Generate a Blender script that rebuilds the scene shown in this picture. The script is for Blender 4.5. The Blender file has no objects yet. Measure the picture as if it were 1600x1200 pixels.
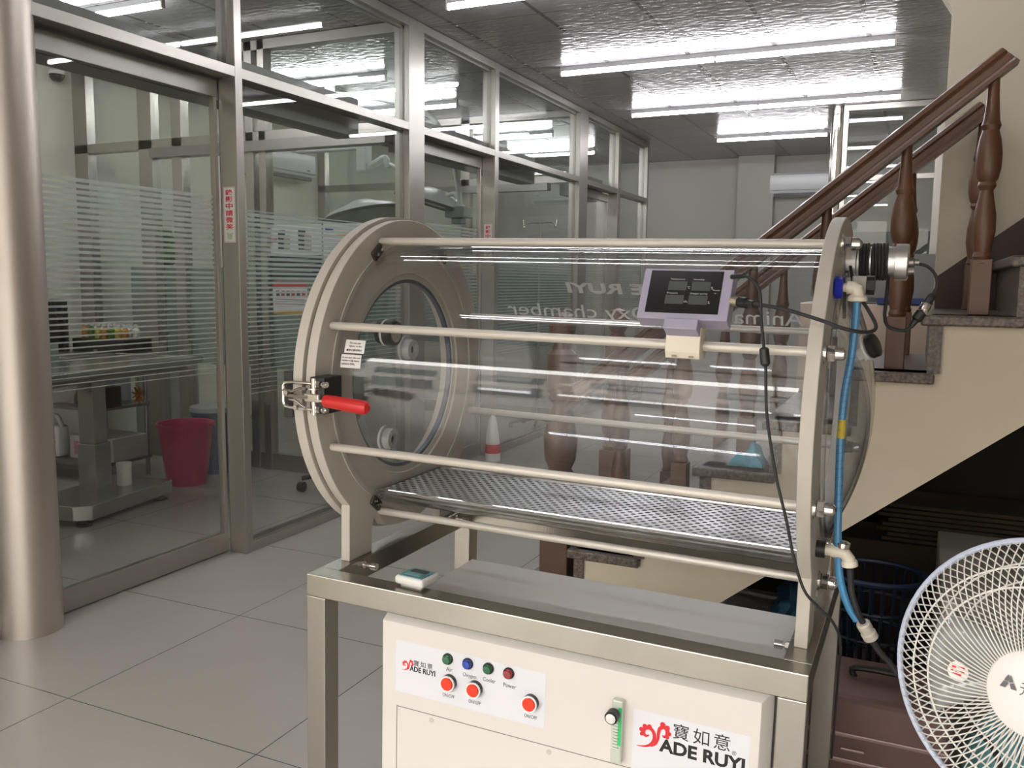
import bpy, bmesh, math, random
from mathutils import Matrix, Vector
S=bpy.context.scene
PI=math.pi
random.seed(7)
# ---------------------------------------------------------------- camera
cd=bpy.data.cameras.new('camera'); cam=bpy.data.objects.new('camera',cd); S.collection.objects.link(cam); S.camera=cam
cd.sensor_width=36; cd.lens=1367.24/1600*36; cd.clip_start=.02
def cam_matrix(yaw,pitch,roll):
    cy,sy=math.cos(yaw),math.sin(yaw)
    fwd=Vector((sy*math.cos(pitch),cy*math.cos(pitch),-math.sin(pitch)))
    r=Vector((cy,-sy,0)); d=fwd.cross(r)
    cr,sr=math.cos(roll),math.sin(roll)
    r2=cr*r+sr*d; d2=-sr*r+cr*d
    m=Matrix((r2,-d2,-fwd)).transposed().to_4x4()
    m.translation=(0,0,1.4)
    return m
cam.matrix_world=cam_matrix(-0.43338466,0.11657165,-0.0110825)
# ---------------------------------------------------------------- world, exposure
S.view_settings.view_transform='Standard'; S.view_settings.look='None'
S.view_settings.exposure=.6; S.view_settings.gamma=1; S.view_settings.use_curve_mapping=False
W=bpy.data.worlds.new('daylight'); S.world=W; W.use_nodes=True
W.node_tree.nodes['Background'].inputs[0].default_value=(1.0,.962,.915,1)
W.node_tree.nodes['Background'].inputs[1].default_value=8.6
TUBE=26.0
S.cycles.max_bounces=14; S.cycles.transparent_max_bounces=40; S.cycles.glossy_bounces=6; S.cycles.diffuse_bounces=4
S.cycles.caustics_reflective=False; S.cycles.caustics_refractive=False; S.cycles.sample_clamp_indirect=4
# ---------------------------------------------------------------- materials
MC={}
def mat(name,col=(.5,.5,.5),rough=.5,metal=0,emit=None,es=1,spec=None,bump=None,noise=None,coat=0):
    if name in MC: return MC[name]
    m=bpy.data.materials.new(name); m.use_nodes=True; MC[name]=m
    nt=m.node_tree; b=nt.nodes['Principled BSDF']
    b.inputs['Base Color'].default_value=(*col,1); b.inputs['Roughness'].default_value=rough; b.inputs['Metallic'].default_value=metal
    if coat: b.inputs['Coat Weight'].default_value=coat
    if spec is not None: b.inputs['Specular IOR Level'].default_value=spec
    if emit: b.inputs['Emission Color'].default_value=(*emit,1); b.inputs['Emission Strength'].default_value=es
    tc=nt.nodes.new('ShaderNodeTexCoord')
    if noise:  # (scale, amount, second colour)
        n=nt.nodes.new('ShaderNodeTexNoise'); n.inputs['Scale'].default_value=noise[0]; n.inputs['Detail'].default_value=6
        nt.links.new(tc.outputs['Object'],n.inputs['Vector'])
        x=nt.nodes.new('ShaderNodeMix'); x.data_type='RGBA'
        r=nt.nodes.new('ShaderNodeMapRange'); r.inputs[1].default_value=.35; r.inputs[2].default_value=.65; r.inputs[4].default_value=noise[1]
        nt.links.new(n.outputs['Fac'],r.inputs[0]); nt.links.new(r.outputs[0],x.inputs[0])
        x.inputs[6].default_value=(*col,1); x.inputs[7].default_value=(*noise[2],1)
        nt.links.new(x.outputs[2],b.inputs['Base Color'])
    if bump:  # (scale, strength, stretch)
        n=nt.nodes.new('ShaderNodeTexNoise'); n.inputs['Scale'].default_value=bump[0]; n.inputs['Detail'].default_value=3
        mp=nt.nodes.new('ShaderNodeMapping'); mp.inputs['Scale'].default_value=bump[2] if len(bump)>2 else (1,1,1)
        nt.links.new(tc.outputs['Object'],mp.inputs[0]); nt.links.new(mp.outputs[0],n.inputs['Vector'])
        bp=nt.nodes.new('ShaderNodeBump'); bp.inputs['Strength'].default_value=bump[1]; bp.inputs['Distance'].default_value=.004
        nt.links.new(n.outputs['Fac'],bp.inputs['Height']); nt.links.new(bp.outputs[0],b.inputs['Normal'])
    return m
def glassmat(name,tint=(1,1,1),f0=.045,rough=0.0,power=5.0,extra=0.0,ecol=(.8,.85,.85)):
    m=bpy.data.materials.new(name); m.use_nodes=True; MC[name]=m; nt=m.node_tree; N=nt.nodes; L=nt.links
    N.remove(N['Principled BSDF'])
    lw=N.new('ShaderNodeLayerWeight'); lw.inputs['Blend'].default_value=.5
    p=N.new('ShaderNodeMath'); p.operation='POWER'; p.inputs[1].default_value=power; L.new(lw.outputs['Facing'],p.inputs[0])
    a=N.new('ShaderNodeMath'); a.operation='MULTIPLY_ADD'; a.inputs[1].default_value=1-f0; a.inputs[2].default_value=f0; L.new(p.outputs[0],a.inputs[0])
    t=N.new('ShaderNodeBsdfTransparent'); t.inputs[0].default_value=(*tint,1)
    g=N.new('ShaderNodeBsdfGlossy'); g.inputs['Roughness'].default_value=rough
    x=N.new('ShaderNodeMixShader'); L.new(a.outputs[0],x.inputs[0]); 
    src=t.outputs[0]
    if extra>0:
        d=N.new('ShaderNodeBsdfDiffuse'); d.inputs[0].default_value=(*ecol,1)
        y=N.new('ShaderNodeMixShader'); y.inputs[0].default_value=extra; L.new(t.outputs[0],y.inputs[1]); L.new(d.outputs[0],y.inputs[2]); src=y.outputs[0]
    L.new(src,x.inputs[1]); L.new(g.outputs[0],x.inputs[2]); L.new(x.outputs[0],N['Material Output'].inputs[0])
    return m
steel=mat('brushed_steel',(.39,.37,.33),.27,.95,bump=(30,.12,(1,1,14)))
steel_h=mat('brushed_steel_horizontal',(.40,.38,.33),.25,.95,bump=(30,.10,(14,1,1)),noise=(5,.5,(.31,.29,.24)))
steel_dark=mat('dull_steel',(.30,.29,.27),.35,.9)
frame_m=mat('partition_steel',(.43,.41,.375),.30,.85,bump=(24,.08,(1,1,20)))
chrome=mat('polished_steel',(.78,.76,.72),.12,1)
alu=mat('satin_aluminium',(.80,.79,.77),.24,.9,bump=(60,.1,(1,20,20)))
plate_m=mat('cream_plate',(.54,.505,.445),.50,0,bump=(300,.05))
rod_m=mat('painted_rod',(.66,.62,.55),.38,.25)
white_m=mat('white_powder_coat',(.74,.70,.66),.42,0)
whitetop=mat('cabinet_top_skylit',(.84,.81,.77),.33,0)  # cabinet white made lighter: skylight on the top is put into the colour
wall_m=mat('cream_wall_paint',(.74,.68,.55),.75,0,bump=(60,.15),noise=(1.5,.25,(.70,.64,.51)))
wall_g=mat('grey_wall_paint',(.50,.485,.445),.7,0)
black=mat('black_plastic',(.015,.015,.016),.4)
rubber=mat('black_rubber',(.02,.02,.022),.6)
white_p=mat('white_plastic',(.80,.79,.76),.35)
cream_p=mat('cream_plastic',(.80,.74,.62),.4)
red_grip=mat('red_vinyl',(.62,.02,.02),.35)
red_m=mat('red_button',(.85,.05,.02),.35)
teal_m=mat('teal_plastic',(.10,.28,.30),.3)
ink=mat('black_ink',(.01,.01,.01),.5)
ink_grey=mat('grey_ink',(.08,.08,.08),.5)
ink_red=mat('red_ink',(.70,.03,.04),.5)
ink_white=mat('white_print',(.75,.75,.74),.5)
paper=mat('white_paper',(.82,.80,.77),.6)
sticker_m=mat('sticker_film',(.76,.77,.82),.35)
lav=mat('lavender_plastic',(.37,.35,.46),.45)
wood=mat('mahogany',(.155,.070,.036),.38,0,noise=(3,.8,(.065,.027,.014)),coat=.08)
granite=mat('granite',(.20,.16,.13),.3,0,noise=(90,1,(.06,.045,.035)))
glass=glassmat('window_glass',(.95,.97,.955))
acry=glassmat('acrylic',(.975,.98,.985),.04)
acry_d=glassmat('acrylic_dome',(.93,.94,.96),.05,extra=.03)
darkwood=mat('dark_stair_paint',(.045,.02,.015),.45)

def add(nt_name):pass
# floor tiles
def tile_floor():
    m=bpy.data.materials.new('porcelain_tiles'); m.use_nodes=True; nt=m.node_tree; N=nt.nodes; L=nt.links; b=N['Principled BSDF']
    tc=N.new('ShaderNodeTexCoord'); sp=N.new('ShaderNodeSeparateXYZ'); L.new(tc.outputs['Object'],sp.inputs[0])
    def line(out,off,size,w):
        a=N.new('ShaderNodeMath'); a.operation='ADD'; a.inputs[1].default_value=off; L.new(out,a.inputs[0])
        d=N.new('ShaderNodeMath'); d.operation='DIVIDE'; d.inputs[1].default_value=size; L.new(a.outputs[0],d.inputs[0])
        f=N.new('ShaderNodeMath'); f.operation='FRACT'; L.new(d.outputs[0],f.inputs[0])
        s=N.new('ShaderNodeMath'); s.operation='SUBTRACT'; s.inputs[1].default_value=.5; L.new(f.outputs[0],s.inputs[0])
        q=N.new('ShaderNodeMath'); q.operation='ABSOLUTE'; L.new(s.outputs[0],q.inputs[0])
        g=N.new('ShaderNodeMath'); g.operation='GREATER_THAN'; g.inputs[1].default_value=.5-w/size; L.new(q.outputs[0],g.inputs[0])
        return g.outputs[0]
    gx=line(sp.outputs[0],2.504+8,.8,.0016); gy=line(sp.outputs[1],-1.906+8.16,.816,.0016)
    mx=N.new('ShaderNodeMath'); mx.operation='MAXIMUM'; L.new(gx,mx.inputs[0]); L.new(gy,mx.inputs[1])
    n=N.new('ShaderNodeTexNoise'); n.inputs['Scale'].default_value=2.2; n.inputs['Detail'].default_value=5; L.new(tc.outputs['Object'],n.inputs['Vector'])
    c=N.new('ShaderNodeMix'); c.data_type='RGBA'; c.inputs[6].default_value=(.37,.345,.315,1); c.inputs[7].default_value=(.44,.41,.375,1); L.new(n.outputs['Fac'],c.inputs[0])
    k=N.new('ShaderNodeMix'); k.data_type='RGBA'; k.inputs[7].default_value=(.03,.026,.022,1); L.new(mx.outputs[0],k.inputs[0]); L.new(c.outputs[2],k.inputs[6])
    L.new(k.outputs[2],b.inputs['Base Color']); b.inputs['Roughness'].default_value=.26
    return m
def ceil_mat():
    m=bpy.data.materials.new('ceiling_panels'); m.use_nodes=True; nt=m.node_tree; N=nt.nodes; L=nt.links; b=N['Principled BSDF']
    tc=N.new('ShaderNodeTexCoord'); sp=N.new('ShaderNodeSeparateXYZ'); L.new(tc.outputs['Object'],sp.inputs[0])
    def line(out,off,size,w):
        a=N.new('ShaderNodeMath'); a.operation='ADD'; a.inputs[1].default_value=off; L.new(out,a.inputs[0])
        d=N.new('ShaderNodeMath'); d.operation='DIVIDE'; d.inputs[1].default_value=size; L.new(a.outputs[0],d.inputs[0])
        f=N.new('ShaderNodeMath'); f.operation='FRACT'; L.new(d.outputs[0],f.inputs[0])
        s=N.new('ShaderNodeMath'); s.operation='SUBTRACT'; s.inputs[1].default_value=.5; L.new(f.outputs[0],s.inputs[0])
        q=N.new('ShaderNodeMath'); q.operation='ABSOLUTE'; L.new(s.outputs[0],q.inputs[0])
        g=N.new('ShaderNodeMath'); g.operation='GREATER_THAN'; g.inputs[1].default_value=.5-w/size; L.new(q.outputs[0],g.inputs[0])
        return g.outputs[0]
    gx=line(sp.outputs[0],1.643+6.15,.615,.015); gy=line(sp.outputs[1],.30+6.15,.615,.007)
    mx=N.new('ShaderNodeMath'); mx.operation='MAXIMUM'; L.new(gx,mx.inputs[0]); L.new(gy,mx.inputs[1])
    k=N.new('ShaderNodeMix'); k.data_type='RGBA'; k.inputs[6].default_value=(.31,.305,.312,1); k.inputs[7].default_value=(.13,.127,.13,1); L.new(mx.outputs[0],k.inputs[0])
    L.new(k.outputs[2],b.inputs['Base Color']); b.inputs['Roughness'].default_value=.21; b.inputs['Specular IOR Level'].default_value=.48
    mp=N.new('ShaderNodeMapping'); mp.inputs['Rotation'].default_value=(0,0,.75); mp.inputs['Scale'].default_value=(14,26,1); L.new(tc.outputs['Object'],mp.inputs[0])
    w=N.new('ShaderNodeTexVoronoi'); w.inputs['Scale'].default_value=1; L.new(mp.outputs[0],w.inputs['Vector'])
    bp=N.new('ShaderNodeBump'); bp.inputs['Strength'].default_value=.2; bp.inputs['Distance'].default_value=.012
    L.new(w.outputs['Distance'],bp.inputs['Height']); L.new(bp.outputs[0],b.inputs['Normal'])
    return m
def stripe_film(name,z0,z1,pitch,col,solid=0):
    """frosted stripes: thick at the top, thinning towards z0"""
    m=bpy.data.materials.new(name); m.use_nodes=True; nt=m.node_tree; N=nt.nodes; L=nt.links; N.remove(N['Principled BSDF'])
    ge=N.new('ShaderNodeNewGeometry'); sp=N.new('ShaderNodeSeparateXYZ'); L.new(ge.outputs['Position'],sp.inputs[0])
    d=N.new('ShaderNodeMath'); d.operation='DIVIDE'; d.inputs[1].default_value=pitch; L.new(sp.outputs[2],d.inputs[0])
    f=N.new('ShaderNodeMath'); f.operation='FRACT'; L.new(d.outputs[0],f.inputs[0])
    r=N.new('ShaderNodeMapRange'); r.inputs[1].default_value=z0; r.inputs[2].default_value=z0+(z1-z0)*.8; r.inputs[3].default_value=.12; r.inputs[4].default_value=.62; L.new(sp.outputs[2],r.inputs[0])
    g=N.new('ShaderNodeMath'); g.operation='LESS_THAN'; L.new(f.outputs[0],g.inputs[0]); L.new(r.outputs[0],g.inputs[1])
    u=N.new('ShaderNodeMath'); u.operation='MULTIPLY'; u.inputs[1].default_value=.62; L.new(g.outputs[0],u.inputs[0])
    if solid: 
        u2=N.new('ShaderNodeMath'); u2.operation='MAXIMUM'; u2.inputs[1].default_value=solid; L.new(u.outputs[0],u2.inputs[0]); u=u2
    t=N.new('ShaderNodeBsdfTransparent'); df=N.new('ShaderNodeBsdfDiffuse'); df.inputs[0].default_value=(*col,1)
    tl=N.new('ShaderNodeBsdfTranslucent'); tl.inputs[0].default_value=(*col,1)
    a=N.new('ShaderNodeMixShader'); a.inputs[0].default_value=.5; L.new(df.outputs[0],a.inputs[1]); L.new(tl.outputs[0],a.inputs[2])
    x=N.new('ShaderNodeMixShader'); L.new(u.outputs[0],x.inputs[0]); L.new(t.outputs[0],x.inputs[1]); L.new(a.outputs[0],x.inputs[2]); L.new(x.outputs[0],N['Material Output'].inputs[0])
    return m
def perf_mat():
    m=bpy.data.materials.new('perforated_steel'); m.use_nodes=True; nt=m.node_tree; N=nt.nodes; L=nt.links; b=N['Principled BSDF']
    b.inputs['Base Color'].default_value=(.80,.80,.80,1); b.inputs['Metallic'].default_value=.85; b.inputs['Roughness'].default_value=.30
    tc=N.new('ShaderNodeTexCoord'); sp=N.new('ShaderNodeSeparateXYZ'); L.new(tc.outputs['Object'],sp.inputs[0])
    def M(op,a,b_=None):
        n=N.new('ShaderNodeMath'); n.operation=op
        for i,v in enumerate((a,b_)):
            if v is None: continue
            if isinstance(v,(int,float)): n.inputs[i].default_value=v
            else: L.new(v,n.inputs[i])
        return n.outputs[0]
    P=.0150
    row=M('DIVIDE',sp.outputs[1],P); fr=M('FLOOR',row); odd=M('MODULO',M('ABSOLUTE',fr),2.0)
    xx=M('ADD',M('DIVIDE',sp.outputs[0],.024),M('MULTIPLY',odd,.5))
    fx=M('SUBTRACT',M('FRACT',xx),.5); fy=M('SUBTRACT',M('FRACT',row),.5)
    rr=M('ADD',M('MULTIPLY',M('MULTIPLY',fx,fx),17.0),M('MULTIPLY',M('MULTIPLY',fy,fy),6.6))
    hole=M('LESS_THAN',rr,1.0)
    t=N.new('ShaderNodeBsdfTransparent'); x=N.new('ShaderNodeMixShader'); L.new(hole,x.inputs[0]); L.new(b.outputs[0],x.inputs[1]); L.new(t.outputs[0],x.inputs[2])
    L.new(x.outputs[0],N['Material Output'].inputs[0])
    return m
floor_m=tile_floor(); ceil_m=ceil_mat(); perf=perf_mat()
tube_e=mat('tube_glow',(1,1,1),.5,emit=(.97,.96,1.0),es=TUBE)

# ---------------------------------------------------------------- helpers
def link(o): S.collection.objects.link(o); return o
def tag(o,label=None,cat=None,group=None,kind=None):
    if label: o['label']=label
    if cat: o['category']=cat
    if group: o['group']=group
    if kind: o['kind']=kind
    return o
def thing(name,label,cat,loc=(0,0,0),rotz=0,group=None,kind=None,mw=None):
    o=link(bpy.data.objects.new(name,None))
    if mw is not None: o.matrix_world=mw
    else: o.location=loc; o.rotation_euler=(0,0,rotz)
    o.empty_display_size=.05
    return tag(o,label,cat,group,kind)
class B:
    """collects shapes in one mesh"""
    def __init__(s): s.bm=bmesh.new(); s.ang=27
    def _t(s,vs,M):
        bmesh.ops.transform(s.bm,matrix=M,verts=vs)
    def box(s,x0,x1,y0,y1,z0,z1,bev=0,M=None,seg=2):
        g=bmesh.ops.create_cube(s.bm,size=1); vs=g['verts']
        for v in vs: v.co=Vector((x0+(v.co.x+.5)*(x1-x0),y0+(v.co.y+.5)*(y1-y0),z0+(v.co.z+.5)*(z1-z0)))
        if bev:
            s.ang=19
            es=list({e for v in vs for e in v.link_edges})
            r=bmesh.ops.bevel(s.bm,geom=es,offset=bev,segments=seg,affect='EDGES',profile=.5); vs=[v for v in r['verts']]
            vs=list({v for f in r['faces'] for v in f.verts}|set(vs)); 
        if M is not None: s._t(s._conn(vs),M)
        return s
    def _conn(s,vs):
        seen=set(vs); st=list(vs)
        while st:
            v=st.pop()
            for e in v.link_edges:
                o=e.other_vert(v)
                if o not in seen: seen.add(o); st.append(o)
        return list(seen)
    def lathe(s,prof,n=32,M=None,cap=True):
        """prof: list of (r,z), around z"""
        rings=[]; allv=[]
        for r,z in prof:
            if r<1e-6: v=s.bm.verts.new((0,0,z)); rings.append([v]); allv.append(v)
            else:
                rr=[s.bm.verts.new((r*math.cos(2*PI*i/n),r*math.sin(2*PI*i/n),z)) for i in range(n)]; rings.append(rr); allv+=rr
        for a,b in zip(rings,rings[1:]):
            for i in range(n):
                j=(i+1)%n
                q=[a[i%len(a)],a[j%len(a)],b[j%len(b)],b[i%len(b)]]
                u=[]; [u.append(x) for x in q if x not in u]
                if len(u)>2:
                    try: s.bm.faces.new(u)
                    except ValueError: pass
        if cap:
            for r in (rings[0],rings[-1]):
                if len(r)>2:
                    try: s.bm.faces.new(r)
                    except ValueError: pass
        if M is not None: s._t(allv,M)
        return s
    def cyl(s,p,q,r,r2=None,n=20,cap=True):
        p=Vector(p); q=Vector(q); d=q-p; L=d.length
        M=Matrix.Translation(p)@d.to_track_quat('Z','Y').to_matrix().to_4x4()
        return s.lathe([(r,0),(r if r2 is None else r2,L)],n,M,cap)
    def lat(s,p,q,prof,n=20):
        """prof in (r,dist) along p->q"""
        p=Vector(p); q=Vector(q); d=q-p
        return s.lathe(prof,n,Matrix.Translation(p)@d.to_track_quat('Z','Y').to_matrix().to_4x4())
    def tube(s,pts,r,n=10,closed=False,smooth=0):
        pts=[Vector(p) for p in pts]
        if smooth:
            out=[]
            m=len(pts)
            for i in range(m if closed else m-1):
                p0=pts[(i-1)%m] if (closed or i>0) else pts[0]; p1=pts[i]; p2=pts[(i+1)%m]; p3=pts[(i+2)%m] if (closed or i+2<m) else pts[-1]
                for k in range(smooth):
                    t=k/smooth
                    out.append(.5*((2*p1)+(-p0+p2)*t+(2*p0-5*p1+4*p2-p3)*t*t+(-p0+3*p1-3*p2+p3)*t**3))
            if not closed: out.append(pts[-1])
            pts=out
        m=len(pts); rings=[]; up=None
        for i,p in enumerate(pts):
            a=pts[(i-1)%m] if (closed or i>0) else p; b=pts[(i+1)%m] if (closed or i<m-1) else p
            d=(b-a).normalized()
            if up is None: up=d.orthogonal().normalized()
            up=(up-d*up.dot(d)); up=up.normalized() if up.length>1e-6 else d.orthogonal().normalized()
            side=d.cross(up)
            rr=r[i] if isinstance(r,(list,tuple)) and not smooth else (r if not isinstance(r,(list,tuple)) else r[0])
            rings.append([s.bm.verts.new(p+rr*(math.cos(2*PI*k/n)*up+math.sin(2*PI*k/n)*side)) for k in range(n)])
        for i in range(m if closed else m-1):
            a=rings[i]; b=rings[(i+1)%m]
            for k in range(n):
                s.bm.faces.new((a[k],a[(k+1)%n],b[(k+1)%n],b[k]))
        if not closed:
            s.bm.faces.new(rings[0][::-1]); s.bm.faces.new(rings[-1])
        return s
    def prism(s,pts,d,M=None,holes=None):
        """polygon in xy extruded along z by d"""
        a=[s.bm.verts.new((x,y,0)) for x,y in pts]; b=[s.bm.verts.new((x,y,d)) for x,y in pts]; n=len(a)
        s.bm.faces.new(a[::-1]); s.bm.faces.new(b)
        for i in range(n): s.bm.faces.new((a[i],a[(i+1)%n],b[(i+1)%n],b[i]))
        if M is not None: s._t(a+b,M)
        return s
    def ringprism(s,outer,inner,d,M=None):
        """same point counts"""
        n=len(outer); L=[]
        for z in (0,d):
            L.append(([s.bm.verts.new((x,y,z)) for x,y in outer],[s.bm.verts.new((x,y,z)) for x,y in inner]))
        (o0,i0),(o1,i1)=L
        for k in range(n):
            j=(k+1)%n
            s.bm.faces.new((o0[k],o0[j],i0[j],i0[k])); s.bm.faces.new((o1[k],i1[k],i1[j],o1[j]))
            s.bm.faces.new((o0[k],o1[k],o1[j],o0[j])); s.bm.faces.new((i0[k],i0[j],i1[j],i1[k]))
        if M is not None: s._t(o0+i0+o1+i1,M)
        return s
    def poly(s,pts):
        s.bm.faces.new([s.bm.verts.new(p) for p in pts]); return s
    def build(s,name,m,parent=None,smooth=True,bev=0):
        bmesh.ops.recalc_face_normals(s.bm,faces=s.bm.faces)
        me=bpy.data.meshes.new(name); s.bm.to_mesh(me); s.bm.free()
        if m is not None: me.materials.append(m)
        o=link(bpy.data.objects.new(name,me))
        if parent is not None: o.parent=parent
        if smooth:
            for p in me.polygons: p.use_smooth=True
            try: me.set_sharp_from_angle(angle=math.radians(s.ang))
            except Exception: pass
        if bev:
            k=o.modifiers.new('bevel','BEVEL'); k.width=bev; k.segments=2; k.limit_method='ANGLE'; k.angle_limit=math.radians(50)
        return o
def textmesh(name,body,size,m,parent,M,width=None,height=None,bold=0,depth=.0004,warp=None,align='LEFT',stretch=None):
    cu=bpy.data.curves.new(name,'FONT'); cu.body=body; cu.size=size; cu.extrude=depth; cu.offset=bold; cu.align_x=align; cu.resolution_u=3
    o=bpy.data.objects.new(name,cu); link(o); bpy.context.view_layer.update()
    dg=bpy.context.evaluated_depsgraph_get(); me=bpy.data.meshes.new_from_object(o.evaluated_get(dg)); bpy.data.objects.remove(o); bpy.data.curves.remove(cu)
    if len(me.vertices)==0: return None
    xs=[v.co.x for v in me.vertices]; ys=[v.co.y for v in me.vertices]
    x0,x1,y0,y1=min(xs),max(xs),min(ys),max(ys)
    sx=width/(x1-x0) if width else 1; sy=height/(y1-y0) if height else (sx if width else 1)
    if not width and height: sx=sy
    for v in me.vertices:
        v.co.x=(v.co.x-(x0 if (width or height) else 0))*sx; v.co.y=(v.co.y-(y0 if height else 0))*sy
        if warp: v.co=warp(v.co.copy())
    me.materials.clear(); me.materials.append(m)
    ob=link(bpy.data.objects.new(name,me)); ob.parent=parent; ob.matrix_local=M if M is not None else Matrix.Identity(4)
    return ob
def front(x,y,z): # text facing -Y, reading +X
    return Matrix.Translation((x,y,z))@Matrix.Rotation(PI/2,4,'X')
def circ(cx,cy,r,n=64,a0=0): return [(cx+r*math.cos(a0+2*PI*i/n),cy+r*math.sin(a0+2*PI*i/n)) for i in range(n)]
def AX(u): # lathe z axis -> +x, at x=u
    return Matrix.Translation((u,0,0))@Matrix.Rotation(PI/2,4,'Y')
def struct(o,label=None): 
    o['kind']='structure'
    if label: o['label']=label
    return o

# ================================================================ SETTING
ZC=3.066; XG=-3.10; XF=-3.045; YW=12.1; XL=-6.2; XR=2.6; YB=-3.0
struct(B().box(XL-.1,XR+.1,YB-.6,YW+.1,-.1,0).build('floor',floor_m,smooth=False),'large beige grey porcelain tiles')
struct(B().box(XL-.1,.25,3.95,YW+.1,ZC,ZC+.12).box(XL-.1,XR+.1,YB-.1,3.95,ZC,ZC+.12).build('ceiling',ceil_m,smooth=False),'grey glossy panelled ceiling')
struct(B().box(XL-.1,XL,YB,YW,0,ZC).build('wall_left',mat('room_wall_paint',(.88,.85,.74),.7),smooth=False),'cream wall of the glazed rooms')
struct(B().box(XL-.1,1.4,YW,YW+.1,0,ZC).build('wall_far',wall_g,smooth=False),'pale far wall')
struct(B().box(-2.27,-1.81,YW-.18,YW,0,ZC).build('pilaster',wall_g,smooth=False),'shallow pale pilaster on the far wall')
struct(B().box(XR,XR+.1,YB,4.2,0,ZC).build('wall_right',mat('darkened_wall',(.30,.26,.21),.7,noise=(3,.6,(.15,.12,.10))),smooth=False))  # unseen wall, coloured dark to weaken its reflection in steel and glass
struct(B().box(XL,XG,1.2,1.3,0,ZC).build('wall_near_room',wall_m,smooth=False))
# front of the shop, behind the camera: piers, header and low wall around big openings
struct(B().box(XL,-4.4,YB-.1,YB,0,ZC).box(-4.4,XR,YB-.1,YB,2.8,ZC).box(XR-.25,XR,YB-.1,YB,0,2.8).box(-.75,-.6,YB-.1,YB,0,2.8).build('wall_back',wall_m,smooth=False))
# street outside the shop front
struct(B().box(-14,14,-16,YB-.6,-.2,-.12).build('ground',mat('street_paving',(.20,.19,.18),.8),smooth=False))
f=B().box(-14,14,-16.3,-16,-.2,6.2); struct(f.build('wall_opposite_building',mat('opposite_facade',(.30,.28,.26),.8),smooth=False))
g=B()
for i in range(9): g.box(-13+3*i,-11.2+3*i,-16,-15.95,.2,2.4).box(-13+3*i,-11.2+3*i,-16,-15.95,3.4,4.9)
struct(g.build('window_opposite_row',mat('opposite_windows',(.03,.04,.045),.2),smooth=False))
# stair wall (faces the camera), with the raised upper-left corner
bw=B().prism([(.05,.80),(XR,.241+.797*(XR+.605)+.1),(XR,4.2),(-.6,4.2),(-.6,3.6),(-.03,2.62),(.05,2.49)],.1,Matrix.Translation((0,4.1,0))@Matrix.Rotation(PI/2,4,'X'))
struct(bw.build('wall_stair',wall_m,smooth=False),'cream wall beside the staircase')
struct(B().box(XR,XR+.1,YB,4.2,ZC,4.2).build('wall_upper',wall_m,smooth=False))

# ---- glass partition
frame=frame_m
tn=[0]
def trim(b,label=None,m=None):
    tn[0]+=1; o=b.build('trim_%d'%tn[0],m or frame,smooth=True,bev=.002); return struct(o,label)
XB=-3.155
posts=[(3.375,3.425),(4.963,5.156),(6.222,6.29),(8.077,8.305),(9.266,9.35),(10.378,10.43)]
for i,(a,b) in enumerate(posts):
    trim(B().box(XB,XF,a,b,0,ZC-.001),'brushed steel partition post')
trim(B().box(XB+.002,XF-.001,1.3,10.428,2.362,2.412),'steel transom beam along the partition')
trim(B().box(XB+.002,XF-.001,1.3,10.428,ZC-.055,ZC-.002),'steel head rail under the ceiling')
edges=[1.3]+[v for p in posts for v in p]
bays=[(1.3,3.375,'d'),(3.425,4.963,'w'),(5.156,6.222,'d'),(6.29,8.077,'w'),(8.305,9.266,'d'),(9.35,10.378,'w')]
film_a=stripe_film('frosted_stripe_film',.93,1.80,.0245,(.80,.84,.80))
film_b=stripe_film('frosted_stripe_film_wide',.86,1.75,.0245,(.76,.84,.84))
wn=dn=0
for i,(a,b,k) in enumerate(bays):
    wn+=1
    w=thing('window_%d'%wn,'upper glazed light of the partition',None,(0,0,0),kind='structure')
    B().box(XG-.004,XG+.004,a,b,2.412,ZC-.055).build('glass_pane',glass,w,False)
    g=B(); e=.018
    g.box(XG-.012,XG+.012,a,a+e*.6,2.412,ZC-.055).box(XG-.012,XG+.012,b-e*.6,b,2.412,ZC-.055).box(XG-.012,XG+.012,a,b,ZC-.055-e,ZC-.055)
    g.build('glazing_bead',steel_dark,w,False)
    if k=='w':
        wn+=1
        w=thing('window_%d'%wn,'lower glazed light of the partition with frosted stripes',None,(0,0,0),kind='structure')
        B().box(XG-.004,XG+.004,a,b,.06,2.362).build('glass_pane',glass,w,False)
        B().box(XG-.030,XF-.004,a,b,0,.05).build('bottom_rail',frame,w,False,.002)
        B().box(XG-.012,XG+.012,a,b,.05,.062).box(XG-.012,XG+.012,a,a+.011,.05,2.362).box(XG-.012,XG+.012,b-.011,b,.05,2.362).build('glazing_bead',steel_dark,w,False)
        B().box(XG-.0062,XG-.0050,a+.012,b-.012,.80,1.745).build('frosted_film',film_b,w,False)
    else:
        dn+=1; x=-3.172
        d=thing('door_%d'%dn,'sliding glass door of the partition',None,(0,0,0),kind='structure')
        B().box(x-.004,x+.004,a-.1,b-.012,.10,2.272).build('glass_pane',glass,d,False)
        B().box(x-.018,x+.018,a-.1,b-.006,.008,.105).build('bottom_rail',frame,d,False,.002)
        B().box(x-.018,x+.018,a-.1,b-.006,2.272,2.352).build('top_rail',steel_dark,d,False,.002)
        B().box(x-.016,x+.016,b-.030,b-.008,.105,2.272).build('door_stile',frame,d,False,.002)
        B().box(x-.0062,x-.0050,a-.1,b-.03,.93,1.805).build('frosted_film',film_a,d,False)
# door track housings inside the rooms
for (a,b) in ((1.3,4.62),(5.2,7.35),(8.35,9.2)):
    trim(B().box(-3.36,-3.20,a,b,2.27,2.50),'door track housing',mat('track_housing',(.20,.195,.19),.45,.3))
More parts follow.
